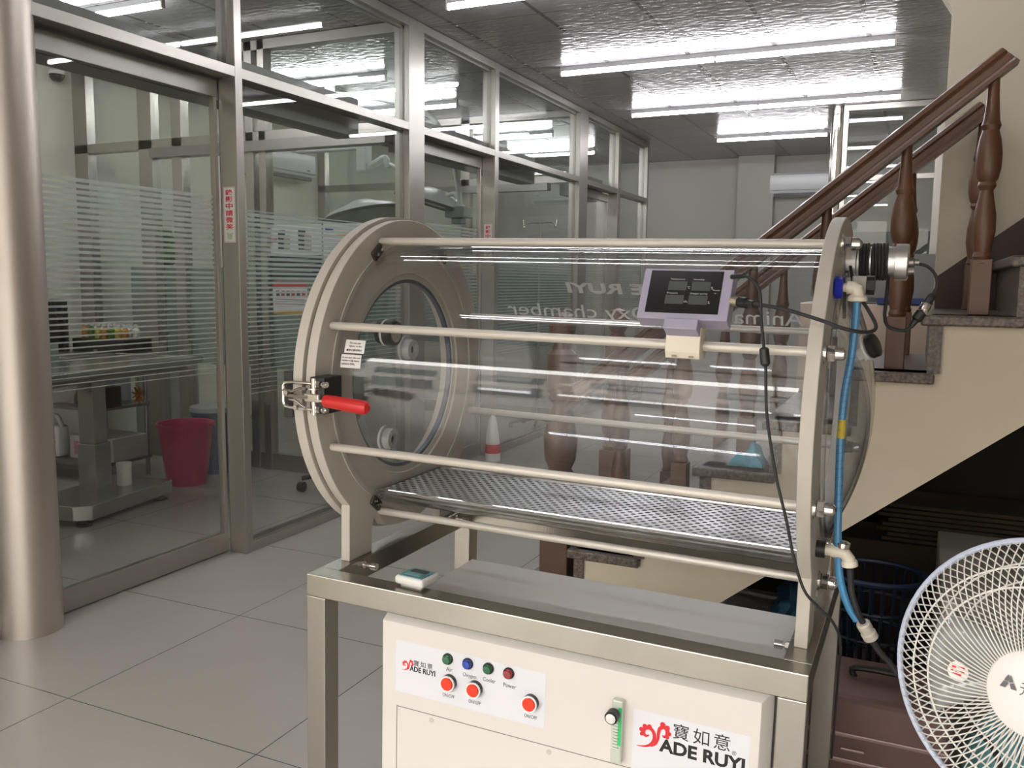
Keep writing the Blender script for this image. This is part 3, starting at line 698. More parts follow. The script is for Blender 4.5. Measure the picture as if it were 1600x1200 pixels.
# logos: red cloud curls, characters, name
def stroke(pts,ws,n=8):
    """variable width stroke outline as mesh quads in xy"""
    P=[Vector((x,y,0)) for x,y in pts]; out=[];wo=[]
    for i in range(len(P)-1):
        p0=P[max(i-1,0)];p1=P[i];p2=P[i+1];p3=P[min(i+2,len(P)-1)]
        for k in range(n):
            t=k/n; out.append(.5*((2*p1)+(-p0+p2)*t+(2*p0-5*p1+4*p2-p3)*t*t+(-p0+3*p1-3*p2+p3)*t**3)); wo.append(ws[i]*(1-t)+ws[i+1]*t)
    out.append(P[-1]); wo.append(ws[-1]); return out,wo
def swirl(par,u,v,s):
    b=B()
    curls=[([(0.0,0.0),(.25,.03),(.42,.12),(.53,.28),(.54,.45),(.47,.59),(.34,.64),(.22,.57),(.20,.44),(.29,.37),(.38,.42)],[.004,.03,.045,.055,.055,.055,.06,.065,.06,.04,.015]),
           ([(.44,.06),(.58,.18),(.65,.36),(.66,.54),(.70,.70),(.82,.77),(.92,.69),(.92,.54),(.84,.47),(.78,.52)],[.008,.035,.045,.05,.055,.06,.065,.06,.035,.012])]
    for P,w in curls:
        q,ww=stroke(P,w,6); L=[];Rr=[]
        for i,p in enumerate(q):
            d=(q[min(i+1,len(q)-1)]-q[max(i-1,0)]).normalized(); nn=Vector((-d.y,d.x,0))
            L.append(b.bm.verts.new((p+nn*ww[i])*s)); Rr.append(b.bm.verts.new((p-nn*ww[i])*s))
        for i in range(len(L)-1): b.bm.faces.new((L[i],L[i+1],Rr[i+1],Rr[i]))
    for cx,cy,r in ((.38,.68,.075),(.24,.66,.075),(.14,.54,.075),(.15,.40,.06),(.78,.84,.085),(.92,.77,.08),(.98,.60,.07),(.93,.48,.06)):
        b.bm.faces.new([b.bm.verts.new(((cx+r*math.cos(t*PI/10))*s,(cy+r*math.sin(t*PI/10))*s,.00001)) for t in range(20)])
    o=b.build('cloud_logo',ink_red,par,False); o.matrix_local=front(u,-.0008,v); return o
swirl(cb,.2505,-.1685,.029)
for i,c in enumerate('寶如意'): ptxt(c,.2805+.0165*i,-.1535,.0125,.0125,ink)
ptxt('ADE RUYI',.2705,-.1670,.0625,.0118,ink,.0006)
swirl(cb,.770,-.2035,.0625)
for i,c in enumerate('寶如意'): ptxt(c,.8385+.0375*i,-.172,.0290,.0300,ink)
ptxt('ADE RUYI',.8135,-.204,.157,.0262,ink,.0007)
ptxt('®',.9465,-.176,.008,.008,ink_grey)
# --- timer on the front rail
tm=thing('kitchen_timer','small white digital timer with teal face on the front rail','timer',mw=at(.250,.060,0)@Matrix.Rotation(math.radians(-4),4,'Z')@Matrix.Scale(1.12,4))
b=B(); b.box(-.033,.033,-.030,.030,.004,.021,.006,seg=3); b.build('case',white_p,tm)
B().box(-.027,.027,-.024,.024,.0205,.0222,.0008).build('face',teal_m,tm)
B().box(-.018,.018,.002,.017,.0222,.0228).build('display',mat('lcd_dark',(.03,.04,.04),.15),tm,False)
B().box(-.018,.018,-.016,-.004,.0222,.0232,.0004).build('button_bar',mat('teal_button',(.20,.38,.40),.3),tm)
B().box(-.024,.024,-.02,.02,0,.008).build('stand_base',white_p,tm)
# --- monitor on rod clip
mo=thing('display_monitor','lavender box display with black screen clipped on the upper rod','monitor',mw=at(.816,0,.599)@Matrix.Rotation(math.radians(-27),4,'X'))
B().box(-.0805,.0805,0,.036,0,.099,.0015).build('case',lav,mo)
B().box(-.0670,.0630,-.0008,.001,.0115,.0945).build('screen',mat('screen_black',(.006,.006,.007),.12),mo,False)
gb=mat('screen_grey',(.022,.024,.023),.4,emit=(.05,.055,.05),es=.25); gw=mat('screen_white',(.3,.3,.3),.4,emit=(.6,.6,.6),es=.2)
def mtx(s,x,z,w,h): textmesh('screen_text',s,.01,gw,mo,front(x,-.0014,z),width=w,height=h,depth=.0001)
for x,z in ((-.032,.056),(.010,.056),(-.034,.029),(.008,.029)):
    B().box(x,x+.033,-.0012,-.0008,z,z+.0175).build('screen_field',gb,mo,False)
mtx('Temperature',-.030,.0755,.026,.0036); mtx('Humidity',.012,.0755,.019,.0036); mtx('Pressure',-.032,.0485,.019,.0034); mtx('Oxygen purity',.009,.0480,.031,.0036)
mtx('°C',.0025,.0590,.0048,.0052); mtx('%',.0445,.0590,.0036,.0050); mtx('kPa',.0002,.0320,.0065,.0040); mtx('%',.0425,.0310,.0036,.0050); mtx('Power',.0485,.0560,.0125,.0032); mtx('-',.052,.051,.003,.0008)
B().box(-.028,.032,-.004,.034,-.020,.001,.002).build('mount_tab',lav,mo)
cp=thing('rod_clip','cream plastic clip gripping the upper rod under the monitor','clip',mw=at(.818,.043,.551))
b=B().prism([(-.031,-.010),(-.026,-.022),(.012,-.022),(.022,-.012),(.022,.034),(-.026,.034)],.062,Matrix.Translation((-.031,0,0))@YZ)
b.build('clip_body',cream_p,cp,False,.0015)
for x in (-.018,.012): B().box(x,x+.008,-.0315,-.026,-.0195,-.0165).build('slot',mat('slot_brown',(.3,.25,.18)),cp,False)
# --- cables and hoses (chamber space)
def cable(name,label,cat,pts,r,m=rubber,smooth=6,extra=()):
    o=B().tube(pts,r,10,smooth=smooth)
    for e in extra: o.lat(*e)
    o=o.build(name,m); o.matrix_world=MCH.copy(); tag(o,label,cat); return o
c1=cable('power_cable','thin black cable hanging from the monitor down past the right plate','cable',[(.898,.030,.675),(.915,.012,.677),(.934,.0,.671),(.949,-.002,.650),(.954,-.002,.604),(.961,-.002,.556),(.966,-.004,.523),(.974,-.01,.442),(.995,-.016,.345),(1.017,-.018,.27),(1.033,-.015,.205),(1.052,-.01,.152),(1.076,0,.123),(1.098,.02,.095),(1.108,.10,.03),(1.10,.25,-.10),(1.09,.4,-.35)],.0026)
k=B().lat((.9608,-.002,.558),(.966,-.004,.526),[(.005,0),(.0082,.003),(.0082,.028),(.005,.032)],14).build('ferrite_bead',black,c1)
B().cyl((.895,.030,.675),(.918,.012,.677),.0045,n=12).build('strain_relief',black,c1)
c2=cable('signal_cable','black cable looping from the monitor plug behind the right plate','cable',[(.908,.022,.632),(.93,.005,.631),(.952,.0,.629),(.994,.0,.622),(1.046,.0,.608),(1.086,.0,.595),(1.118,.02,.590),(1.130,.06,.598),(1.112,.12,.625),(1.085,.2,.655),(1.066,.3,.70)],.0032)
B().lat((.897,.024,.633),(.912,.018,.632),[(.0085,0),(.0085,.014)],18).build('brass_plug',mat('brass_grey',(.50,.45,.33),.3,.8),c2)
B().lat((.912,.018,.632),(.94,.002,.630),[(.0095,0),(.0095,.016),(.006,.018),(.0055,.032)],18).build('plug_boot',black,c2)
coil=[]
for i in range(8*16+1):
    t=i/16; coil.append((1.078+.0060*t+(.004 if t>3.2 else 0),.366+.0335*math.cos(2*PI*t)*(1+.012*math.sin(5*t)),.712+.0335*math.sin(2*PI*t)*(1+.012*math.cos(3*t))))
c3=cable('coiled_cable','black cable wound in a coil around the round aluminium canister','cable',[(1.058,.34,.60),(1.056,.33,.66),(1.060,.37,.735),(1.070,.395,.735)]+coil+[(1.132,.36,.66),(1.131,.35,.61),(1.137,.35,.588),(1.150,.35,.582),(1.168,.35,.580),(1.180,.35,.588)],.0034,smooth=2)
c4=cable('sensor_lead','short black lead with two connectors curving below the canister','cable',[(1.176,.366,.709),(1.197,.366,.706),(1.214,.366,.690),(1.219,.366,.668),(1.212,.366,.648),(1.202,.36,.622),(1.188,.355,.600)],.0030)
B().lat((1.214,.366,.652),(1.198,.362,.624),[(.005,0),(.008,.006),(.008,.020),(.009,.020),(.009,.028)],16).build('connector',black,c4)
B().lat((1.2045,.363,.634),(1.196,.358,.612),[(.0085,0),(.0100,.003),(.0100,.016),(.008,.019)],16).build('coupling_ring',chrome,c4)
B().lat((1.196,.359,.616),(1.178,.352,.586),[(.010,0),(.010,.016),(.006,.020),(.0045,.034)],16).build('connector',black,c4)
hose_b=mat('blue_hose',(.06,.26,.50),.3,coat=.3)
ho=cable('oxygen_hose','blue spiral-printed hose hanging from the upper elbow behind the end plate','hose',[(1.092,.15,.645),(1.092,.15,.60),(1.089,.15,.536),(1.082,.15,.466),(1.081,.15,.384),(1.084,.15,.29),(1.088,.15,.207),(1.096,.15,.136),(1.112,.152,.085),(1.130,.157,.055)],.0068,hose_b)
B().lat((1.0815,.15,.425),(1.081,.15,.39),[(.0072,0),(.0072,.034)],16).build('yellow_tag',mat('yellow_tape',(.62,.50,.05),.5),ho)
b=B()
HP=[(1.089,.15,.536),(1.0855,.15,.50),(1.082,.15,.466),(1.081,.15,.43),(1.081,.15,.384),(1.0825,.15,.34),(1.084,.15,.29),(1.086,.15,.25)]
for i in range(22):
    t=i/22*(len(HP)-1); j=int(t); f=t-j; p=Vector(HP[j]).lerp(Vector(HP[j+1]),f)
    b.tube([p+Vector((.0069*math.cos(a),.0069*math.sin(a),.002*math.cos(a))) for a in [2*PI*q/12 for q in range(12)]],.0005,4,closed=True)
b.build('printed_marks',mat('hose_print',(.03,.10,.20),.4),ho)
bh=cable('black_hose','black hose from the lower elbow to a white in-line connector','hose',[(1.1125,.15,.152),(1.118,.15,.11),(1.130,.15,.075),(1.142,.16,.05)],.0058)
B().lat((1.140,.158,.052),(1.158,.172,.018),[(.011,0),(.013,.003),(.013,.014),(.011,.016),(.011,.022),(.014,.024),(.014,.036),(.008,.040)],18).build('inline_connector',mat('connector_white',(.62,.58,.50),.35),bh)
B().tube([(1.158,.172,.018),(1.172,.175,-.004),(1.19,.178,-.022),(1.22,.18,-.055),(1.28,.20,-.11),(1.38,.30,-.20),(1.45,.42,-.45)],.0058,10,smooth=5).build('lower_hose',rubber,bh)

# ================================================================ FAN
n=Vector((.329,-.934,-.138)); n=Vector((-.367,-.922,.126)).normalized()
up=(Vector((0,0,1))-n*n.z).normalized(); xx=up.cross(n)
FM=Matrix((xx,up,n)).transposed().to_4x4(); FM.translation=(.197,1.404,.833)
fan=thing('pedestal_fan','white pedestal fan with round wire grille, in the lower right corner','fan',mw=FM)
fw=mat('fan_white',(.78,.77,.73),.35); fb=mat('fan_rim',(.52,.58,.72),.35)
RFn=.207
B().tube([(RFn*math.cos(2*PI*i/72),RFn*math.sin(2*PI*i/72),0) for i in range(72)],.0045,10,closed=True).build('rim',fb,fan)
def grille(zs,twist,sgn,hub):
    b=B(); N=96
    for i in range(N):
        a=2*PI*i/N; P=[]
        for k in range(9):
            t=k/8; r=hub+(RFn-.002-hub)*t; z=zs*(1-(max(0,(r-.06)/(RFn-.06)))**3.2)+sgn*.004
            P.append((r*math.cos(a+twist*(1-t)),r*math.sin(a+twist*(1-t)),z))
        b.tube(P,.0011,5)
    for rr in (.145,.172):
        z=zs*(1-((rr-.06)/(RFn-.06))**3.2)+sgn*.004-sgn*.0015
        b.tube([(rr*math.cos(2*PI*i/64),rr*math.sin(2*PI*i/64),z) for i in range(64)],.0015,6,closed=True)
    return b
grille(.058,.28,1,.05).build('front_grille',fw,fan)
grille(-.060,-.30,-1,.05).build('rear_grille',fw,fan)
hb=B().lathe([(.060,.050),(.062,.054),(.060,.062),(.052,.066),(0,.069)],64).build('hub_badge',mat('badge_white',(.86,.82,.80),.3),fan)
b=B()
for (x,y) in ((0,.010),(-.006,0),(.006,0),(0,-.001)):
    pass
tri=[[(-.0015,.0145),(-.0060,.0055),(0,.0035),(0,.012)],[(.0015,.0145),(.0060,.0055),(.0008,.0035),(.0008,.012)],[(-.0065,.0045),(-.0110,-.0045),(-.0035,-.0045),(-.0005,.0028)],[(.0065,.0045),(.0110,-.0045),(.0035,-.0045),(.0012,.0028)]]
LM=Matrix.Translation((-.030,.006,.0695))
for q in tri: b.bm.faces.new([b.bm.verts.new(LM@Vector((x,y,0))) for x,y in q])
b.build('badge_mark',mat('badge_grey',(.10,.10,.11),.4),hb,False)
textmesh('badge_text','元',.03,MC['badge_grey'],hb,Matrix.Translation((-.0155,-.003,.0695)),width=.017,height=.018,depth=.0002)
bm_=glassmat('blade_clear',(.8,.82,.82),.06,extra=.35,ecol=(.7,.72,.72))
for k in range(3):
    a0=2*PI*k/3+.9; b=B(); G=[]
    for i in range(7):
        r=.03+.14*i/6; G.append([(r*math.cos(a0+s*(.55-.1*i/6)+.25*i/6),r*math.sin(a0+s*(.55-.1*i/6)+.25*i/6),-.012+s*.016) for s in (-1,-.5,0,.5,1)])
    V=[[b.bm.verts.new(p) for p in row] for row in G]
    for i in range(6):
        for j in range(4): b.bm.faces.new((V[i][j],V[i][j+1],V[i+1][j+1],V[i+1][j]))
    o=b.build('blade',bm_,fan); md=o.modifiers.new('s','SOLIDIFY'); md.thickness=.002
B().lathe([(.0,.03),(.03,.028),(.032,-.03),(.02,-.032),(.02,-.065),(.055,-.066),(.060,-.08),(.056,-.14),(.03,-.165),(0,-.168)],32).build('motor_housing',fw,fan)
inv=FM.inverted(); base=Vector((.197,1.404,.833))-n*.12
def wl(p): return inv@Vector(p)
B().lat(wl((base.x,base.y,.02)),wl((base.x,base.y,.78)),[(.019,0),(.019,.70),(.028,.71),(.03,.76)],20).build('pole',fw,fan)
B().lat(wl((base.x,base.y,0)),wl((base.x,base.y,.1)),[(.17,0),(.17,.015),(.05,.035),(.03,.06)],40).build('base',fw,fan)
# sticker on the grille
sp_=Vector((-.100,.000,.058))
stk=B().lathe([(.0145,0),(.0145,.0008)],24,Matrix.Translation(sp_)).build('caution_sticker',paper,fan)
b=B()
for (x,y,w_,h_) in ((-.009,.004,.006,.003),(-.001,.005,.010,.003),(-.010,-.001,.004,.003),(-.004,-.0015,.013,.003),(-.007,-.006,.012,.003)): b.box(x,x+w_,y,y+h_,.0009,.0011,M=Matrix.Translation(sp_))
b.build('caution_print',ink_red,stk,False)

# ================================================================ UNDER THE STAIRS
sc=thing('suitcase','scuffed dusty pink hard-shell suitcase behind the fan','suitcase',(-.02,2.45,0))
pk=mat('dusty_pink_shell',(.17,.095,.09),.4,.2,noise=(9,.5,(.12,.065,.06)))
B().box(-.20,.16,-.14,.14,.03,.35,.03,seg=4).build('shell',pk,sc)
b=B()
for z in (.10,.17,.24): b.box(-.19,.15,-.1435,-.135,z,z+.012,.003)
b.box(-.10,-.04,-.147,-.138,.205,.213,.003)
b.build('shell_rib',mat('pink_rib',(.33,.22,.21),.35,.2),sc)
B().tube([(-.08,0,.345),(-.08,0,.372),(.04,0,.372),(.04,0,.345)],.009,10,smooth=4).build('handle',black,sc)
for sx_ in (-.15,.11):
    for sy_ in (-.1,.1): B().lat((sx_-.012,sy_,.022),(sx_+.012,sy_,.022),[(.022,0),(.022,.024)],20).build('wheel',black,sc)
# metal cabinet
fc=thing('metal_cabinet','low grey-beige metal cabinet with flat top behind the fan','cabinet',(.33,2.98,0))
gm=mat('grey_beige_paint',(.22,.20,.17),.5)
B().box(-.225,.55,-.33,.36,.0,.55,.004).build('cabinet_body',gm,fc)
B().box(-.185,.52,-.336,-.330,.04,.51,.003).build('door',mat('cabinet_door_paint',(.2,.185,.16),.5),fc)
B().box(-.215,-.190,-.333,-.329,.02,.53).build('side_strip',steel_dark,fc,False)
# laundry basket: lattice
bk=thing('laundry_basket','dark blue slatted plastic basket under the stairs','basket',(-.09,3.2,0))
bb=mat('navy_plastic',(.006,.012,.03),.5)  # navy plastic, darkened further to stand for under-stair shade
b=B(); N=28
for i in range(N):
    a=2*PI*i/N; b.tube([(.13*math.cos(a),.10*math.sin(a),.01),(.165*math.cos(a),.135*math.sin(a),.40)],.006,5)
for z in (.01,.10,.2,.3):
    f=z/.40; b.tube([((.13+.035*f)*math.cos(2*PI*i/40),(.10+.035*f)*math.sin(2*PI*i/40),z) for i in range(40)],.006,5,closed=True)
b.build('lattice_body',bb,bk)
B().tube([(.17*math.cos(2*PI*i/40),.14*math.sin(2*PI*i/40),.41) for i in range(40)],.010,8,closed=True).build('rim',mat('navy_rim',(.012,.025,.06),.45),bk)
def blob(name,label,cat,loc,s,m,seed=1,rough=.25):
    b=B(); bmesh.ops.create_icosphere(b.bm,subdivisions=4,radius=1)
    from mathutils import noise
    for v in b.bm.verts:
        d=noise.noise(v.co*2.3+Vector((seed,seed*3,0)))*rough+noise.noise(v.co*6+Vector((seed,0,0)))*rough*.4
        v.co=Vector((v.co.x*s[0]*(1+d),v.co.y*s[1]*(1+d),max(v.co.z*(1+d),-.85)*s[2]+s[2]*.85))
    o=b.build(name,m); o.location=loc; tag(o,label,cat); return o
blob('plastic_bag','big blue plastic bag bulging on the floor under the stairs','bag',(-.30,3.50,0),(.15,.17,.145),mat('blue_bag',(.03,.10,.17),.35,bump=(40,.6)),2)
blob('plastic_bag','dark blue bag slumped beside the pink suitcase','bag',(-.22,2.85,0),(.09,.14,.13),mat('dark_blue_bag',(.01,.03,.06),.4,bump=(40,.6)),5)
blob('plastic_bag','pale teal bag on the floor seen through the fan grille','bag',(.26,2.35,0),(.10,.15,.20),mat('teal_bag',(.12,.30,.33),.35,bump=(40,.6)),9)
cbm=mat('cardboard_shaded',(.045,.03,.014),.85)  # brown card with the under-stair shade put into its colour
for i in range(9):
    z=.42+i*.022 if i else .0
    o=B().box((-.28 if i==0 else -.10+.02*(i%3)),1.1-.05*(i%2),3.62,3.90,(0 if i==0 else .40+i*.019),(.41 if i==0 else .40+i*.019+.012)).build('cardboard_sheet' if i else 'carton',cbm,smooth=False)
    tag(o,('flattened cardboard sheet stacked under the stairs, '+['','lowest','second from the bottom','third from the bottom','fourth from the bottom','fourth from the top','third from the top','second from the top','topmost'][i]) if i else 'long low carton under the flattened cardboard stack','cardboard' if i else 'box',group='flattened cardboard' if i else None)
# cloth on the stair and steel cabinet behind the railing
def crumple(name,label,cat,loc,s,m,seed):
    from mathutils import noise
    b=B(); N=18; V=[]
    for i in range(N):
        V.append([b.bm.verts.new(((i/(N-1)-.5)*s[0],(j/(N-1)-.5)*s[1],.008+s[2]*(.25+.5*noise.noise(Vector((i*.13+seed,j*.13,seed)))+.16*noise.noise(Vector((i*.32+seed,j*.3,seed))))*(1-(2*i/(N-1)-1)**4)*(1-(2*j/(N-1)-1)**4)*1.6)) for j in range(N)])
    for i in range(N-1):
        for j in range(N-1): b.bm.faces.new((V[i][j],V[i+1][j],V[i+1][j+1],V[i][j+1]))
    o=b.build(name,m); o.location=loc; md=o.modifiers.new('s','SOLIDIFY'); md.thickness=.002; tag(o,label,cat); return o
crumple('cloth','crumpled turquoise cloth lying on the stair tread','cloth',(-.53,3.18,.748),(.13,.12,.10),mat('turquoise_cloth',(.06,.38,.48),.6),3)
crumple('cloth','crumpled lilac cloth on a low stair by the newel post','cloth',(-1.0,3.22,.374),(.12,.12,.10),mat('lilac_cloth',(.32,.26,.50),.6),6)
sb=thing('steel_cabinet','low stainless cabinet with grey lid behind the stair railing','cabinet',(-.16,5.4,0))
B().box(-.45,.24,-.25,.25,.0,1.30,.006).build('cabinet_body',mat('warm_lit_steel',(.62,.50,.42),.35,.6),sb)  # stainless steel with warm reflections put into its base colour
B().box(-.05,.26,-.27,.27,1.30,1.335,.004).build('blue_edge_top',mat('blue_strip',(.03,.06,.20),.4),sb)
B().prism([(-.40,1.335),(.24,1.335),(.24,1.57),(.10,1.57),(-.18,1.42),(-.40,1.40)],.4,Matrix.Translation((0,.2,0))@Matrix.Rotation(PI/2,4,'X')).build('lid',mat('grey_lid',(.28,.27,.27),.5),sb,False)

# ================================================================ ROOMS BEHIND THE GLASS
def sign(y,x0,x1,z0,z1,label):
    s=thing('notice_sticker',label,'sign',((x0+x1)/2,y,z0),0)
    w=x1-x0; h=z1-z0
    B().box(-w/2,w/2,-.0012,0,0,h).build('sheet',paper,s,False)
    b=B(); e=.0012; i_=.003
    b.box(-w/2+i_,w/2-i_,-.0016,-.0012,i_,i_+e).box(-w/2+i_,w/2-i_,-.0016,-.0012,h-i_-e,h-i_).box(-w/2+i_,-w/2+i_+e,-.0016,-.0012,i_,h-i_).box(w/2-i_-e,w/2-i_,-.0016,-.0012,i_,h-i_)
    b.build('border',ink_red,s,False)
    c=h*.74/6
    for k,t in enumerate('錄影中請微笑'):
        textmesh('character',t,.02,ink_red,s,front(-w*.30,-.0015,h*.965-c*(k+1)+c*.08),width=w*.60,height=c*.84,depth=.0002,bold=.0004)
    g=mat('pale_green_ink',(.50,.62,.42),.5)
    b=B()
    for cx_,cz_,r in ((0,h*.11,w*.22),(-w*.2,h*.165,w*.07),(w*.2,h*.165,w*.07)): b.lathe([(r,0),(r,.0004)],20,Matrix.Translation((cx_,-.0012,cz_))@Matrix.Rotation(PI/2,4,'X'))
    b.build('bear_drawing',g,s)
    b=B()
    for dx in (-w*.08,w*.08): b.lathe([(w*.02,0),(w*.02,.0003)],8,Matrix.Translation((dx,-.0017,h*.12))@Matrix.Rotation(PI/2,4,'X'))
    b.build('bear_eye',ink,s)
sign(3.3745,-3.1375,-3.0625,1.575,1.845,'white strip sticker with red characters on the nearest glass-wall post')
sign(6.2215,-3.1375,-3.0625,1.575,1.845,'white strip sticker with red characters on the farther door post')
# posters on the cross partition
def poster(name,label,x0,x1,z0,z1,items,y=5.052,m=paper):
    s=thing(name,label,'poster',((x0+x1)/2,y,z0),0)
    w=x1-x0;h=z1-z0
    B().box(-w/2,w/2,-.002,0,0,h).build('sheet',m,s,False)
    cols={}
    for (a,b_,c,d,col) in items: cols.setdefault(col,[]).append((a,b_,c,d))
    for i,(col,L) in enumerate(cols.items()):
        b=B()
        for (a,b_,c,d) in L: b.box(-w/2+a*w,-w/2+b_*w,-.0032-.0002*i,-.002,c*h,d*h)
        b.build('printed_area',mat('print_%02d%02d%02d'%tuple(int(99*q) for q in col),col,.6),s,False)
dk=(.02,.035,.05); rd=(.6,.05,.05); yl=(.65,.40,.05); bl=(.04,.08,.35); sk=(.50,.42,.36)
it=[(0,1,0,.42,dk),(.28,.40,.52,.9,dk),(.62,.74,.52,.9,dk),(.38,.48,.5,.8,sk),(.72,.84,.5,.8,sk),(.03,.27,.66,.74,rd),(.02,.13,.9,.96,bl)]+[(.08+.04*(i%3),.9-.05*(i%4),.05+.05*i,.062+.05*i,(.35,.42,.42)) for i in range(7)]
poster('poster','white and dark poster with two figures behind the striped glass',-4.345,-3.815,1.415,1.785,it)
poster('poster','pale blue poster beside the figure poster, partly hidden by the chamber',-3.80,-3.45,1.415,1.785,[(.05,.25,.88,.95,bl),(.05,.6,.76,.79,yl),(.1,.7,.62,.64,(.45,.5,.55)),(.1,.6,.55,.57,(.45,.5,.55)),(.15,.6,.3,.45,rd),(0,1,0,.28,bl)])
poster('notice_poster','small white notice with red header and yellow foot on the glass',-4.253,-3.946,1.15,1.382,[(0,1,.84,1,rd),(0,1,0,.10,yl)]+[(.08,.92,.30+.07*i,.32+.07*i,(.25,.25,.27)) for i in range(3)]+[(.10+.15*i,.20+.15*i,.55,.72,(.5,.08,.08) if i%2 else (.08,.08,.1)) for i in range(6)])
# steel examination table
et=thing('examination_table','stainless steel examination table on a column behind the sliding door','table',(-4.42,3.62,0),math.radians(9))
sm=mat('table_steel',(.42,.42,.41),.25,.9)
b=B(); b.box(-.30,.36,-.90,.56,.86,.885,.004); b.box(.345,.37,-.90,.57,.865,.905,.006).box(-.31,-.285,-.90,.57,.865,.905,.006).box(-.31,.37,.55,.57,.865,.905,.006)
b.build('table_top',sm,et)
B().box(-.25,.31,-.80,.48,.825,.86,.004).build('under_frame',steel_dark,et)
B().box(-.055,.055,-.055,.055,.10,.83,.006).build('column',sm,et)
B().box(-.064,.064,-.064,.064,.10,.42,.006).build('column_sleeve',sm,et)
B().prism([(-.22,-.34),(.14,-.34),(.22,-.28),(.22,.42),(-.22,.42)],.085,Matrix.Translation((0,0,.035))).build('base',sm,et,False,.004)
for x,y in ((.16,-.28),(.17,.36),(-.17,-.28),(-.17,.36)): B().lat((x,y,0),(x,y,.04),[(.045,0),(.045,.012),(.02,.014),(.02,.036)],20).build('foot',black,et)
B().box(-.285,-.27,-.88,.05,.885,1.0).build('back_rail',mat('table_bright',(.7,.7,.7),.2,.9),et,False)
def bottle(name,label,cat,x,y,z,prof,m,cap=None,sub='cap',rz=0,group=None):
    o=thing(name,label,cat,(x,y,z),0,group)
    B().lathe(prof,24).build('body',m,o)
    if cap: B().lathe(cap[0],20).build(sub,cap[1],o)
    return o
tw=mat('thermos_black',(.012,.012,.014),.3)
# shelf cart behind the table
ct=thing('shelf_cart','low wire shelf cart crowded with supplies behind the steel table','cart',(-5.45,4.30,0))
for x in (-.50,.50):
    for y in (-.2,.2): B().cyl((x,y,0),(x,y,.92),.014,n=12).build('post',steel_dark,ct)
for z in (.12,.50,.86): B().box(-.52,.52,-.22,.22,z,z+.025,.004).build('shelf',steel_dark,ct)
th=bottle('thermos','tall matt black ribbed bottle standing on the cart top','bottle',-5.43,4.20,.885,[(.065,0),(.068,.01)]+[(.068-(.004 if i%2 else 0),.02+.02*i) for i in range(16)]+[(.066,.345),(.05,.36),(0,.362)],tw)
B().box(.052,.060,-.02,.02,.16,.30).build('white_print',ink_white,th,False)
def box_thing(name,label,cat,loc,sx_,sy_,sz_,m,rz=0,group=None,deco=None):
    o=thing(name,label,cat,loc,rz,group); B().box(-sx_/2,sx_/2,-sy_/2,sy_/2,0,sz_,.004).build('carton',m,o)
    if deco: B().box(-sx_*.4,sx_*.4,-sy_/2-.001,-sy_/2,sz_*.15,sz_*.75).build('printed_area',deco,o,False)
    return o
box_thing('supply_box','black tray of small medicine bottles on the cart top','tray',(-5.12,4.38,.885),.50,.24,.09,mat('tray_black',(.02,.022,.022),.4))
vials=[((.55,.25,.05),'orange'),((.75,.73,.65),'white'),((.10,.22,.04),'green'),((.62,.62,.60),'grey'),((.60,.50,.10),'yellow'),((.7,.7,.7),'pale')]
k=0
for i in range(7):
    for j in range(2):
        c,nm=vials[(i*2+j)%6]; x=-5.32+i*.065; y=4.33+j*.09
        o=thing('medicine_bottle',['orange','white','green','grey','yellow','pale'][(i*2+j)%6]+' medicine bottle, '+['leftmost','second from the left','third from the left','in the middle','third from the right','second from the right','rightmost'][i]+' in the '+['front','back'][j]+' row of the black tray','bottle',(x,y,.975),0,'medicine bottles in the tray')
        B().lathe([(.024,0),(.025,.004),(.025,.06),(.012,.075),(.012,.085)],14).build('glass_body',mat('vial_'+nm,c,.35),o); B().lathe([(.014,.085),(.014,.10),(0,.101)],12).build('cap',white_p,o)
jug=thing('detergent_jug','white plastic jug with handle and dark label on the lower shelf','jug',(-5.47,4.17,.145))
B().box(-.085,.085,-.05,.05,0,.22,.02,seg=3).build('jug_body',white_p,jug)
B().tube([(-.05,0,.21),(-.045,0,.27),(.03,0,.28),(.07,0,.21)],.016,10,smooth=4).build('jug_handle',white_p,jug)
B().lathe([(.02,.21),(.02,.265),(0,.266)],16,Matrix.Translation((-.055,0,0))).build('cap',white_p,jug)
B().box(-.06,.06,-.0515,-.0505,.10,.115).box(-.05,.055,-.0515,-.0505,.055,.08).build('label_print',ink_grey,jug,False)
box_thing('carton','white and pink carton on the lowest cart shelf','box',(-5.12,4.32,.145),.42,.30,.16,mat('carton_white',(.55,.52,.50),.6),deco=mat('pink_print',(.5,.2,.25),.6))
box_thing('carton','pale grey carton on the middle shelf beside the pedestal','box',(-5.40,4.30,.525),.26,.26,.15,mat('carton_grey',(.42,.36,.38),.6))
box_thing('carton','blue and white printed carton on the middle shelf','box',(-5.20,4.40,.525),.22,.2,.24,mat('carton_pale',(.45,.48,.55),.6),deco=mat('blue_print',(.03,.06,.3),.6))
box_thing('machine_case','black boxy machine with cables at the cart end','machine',(-5.02,4.17,.525),.24,.16,.14,black)
cab=B().tube([(-5.09,4.16,.67),(-5.06,4.15,.80),(-5.02,4.16,.69),(-4.99,4.15,.83),(-4.96,4.17,.67)],.006,8,smooth=6).build('tangled_cable',rubber); tag(cab,'tangle of black cables above the black machine','cable')
bf=B().tube([(-4.44+.05*math.cos(a*2*PI/9*4),3.98,.66+.05*math.sin(a*2*PI/9*4)) for a in range(9)],.010,8,closed=True).tube([(-4.44,3.98,.70),(-4.44,3.98,.826)],.003,6).build('orange_ornament',mat('orange_plastic',(.50,.17,.03),.5)); tag(bf,'orange looped holder hanging under the table edge','holder')
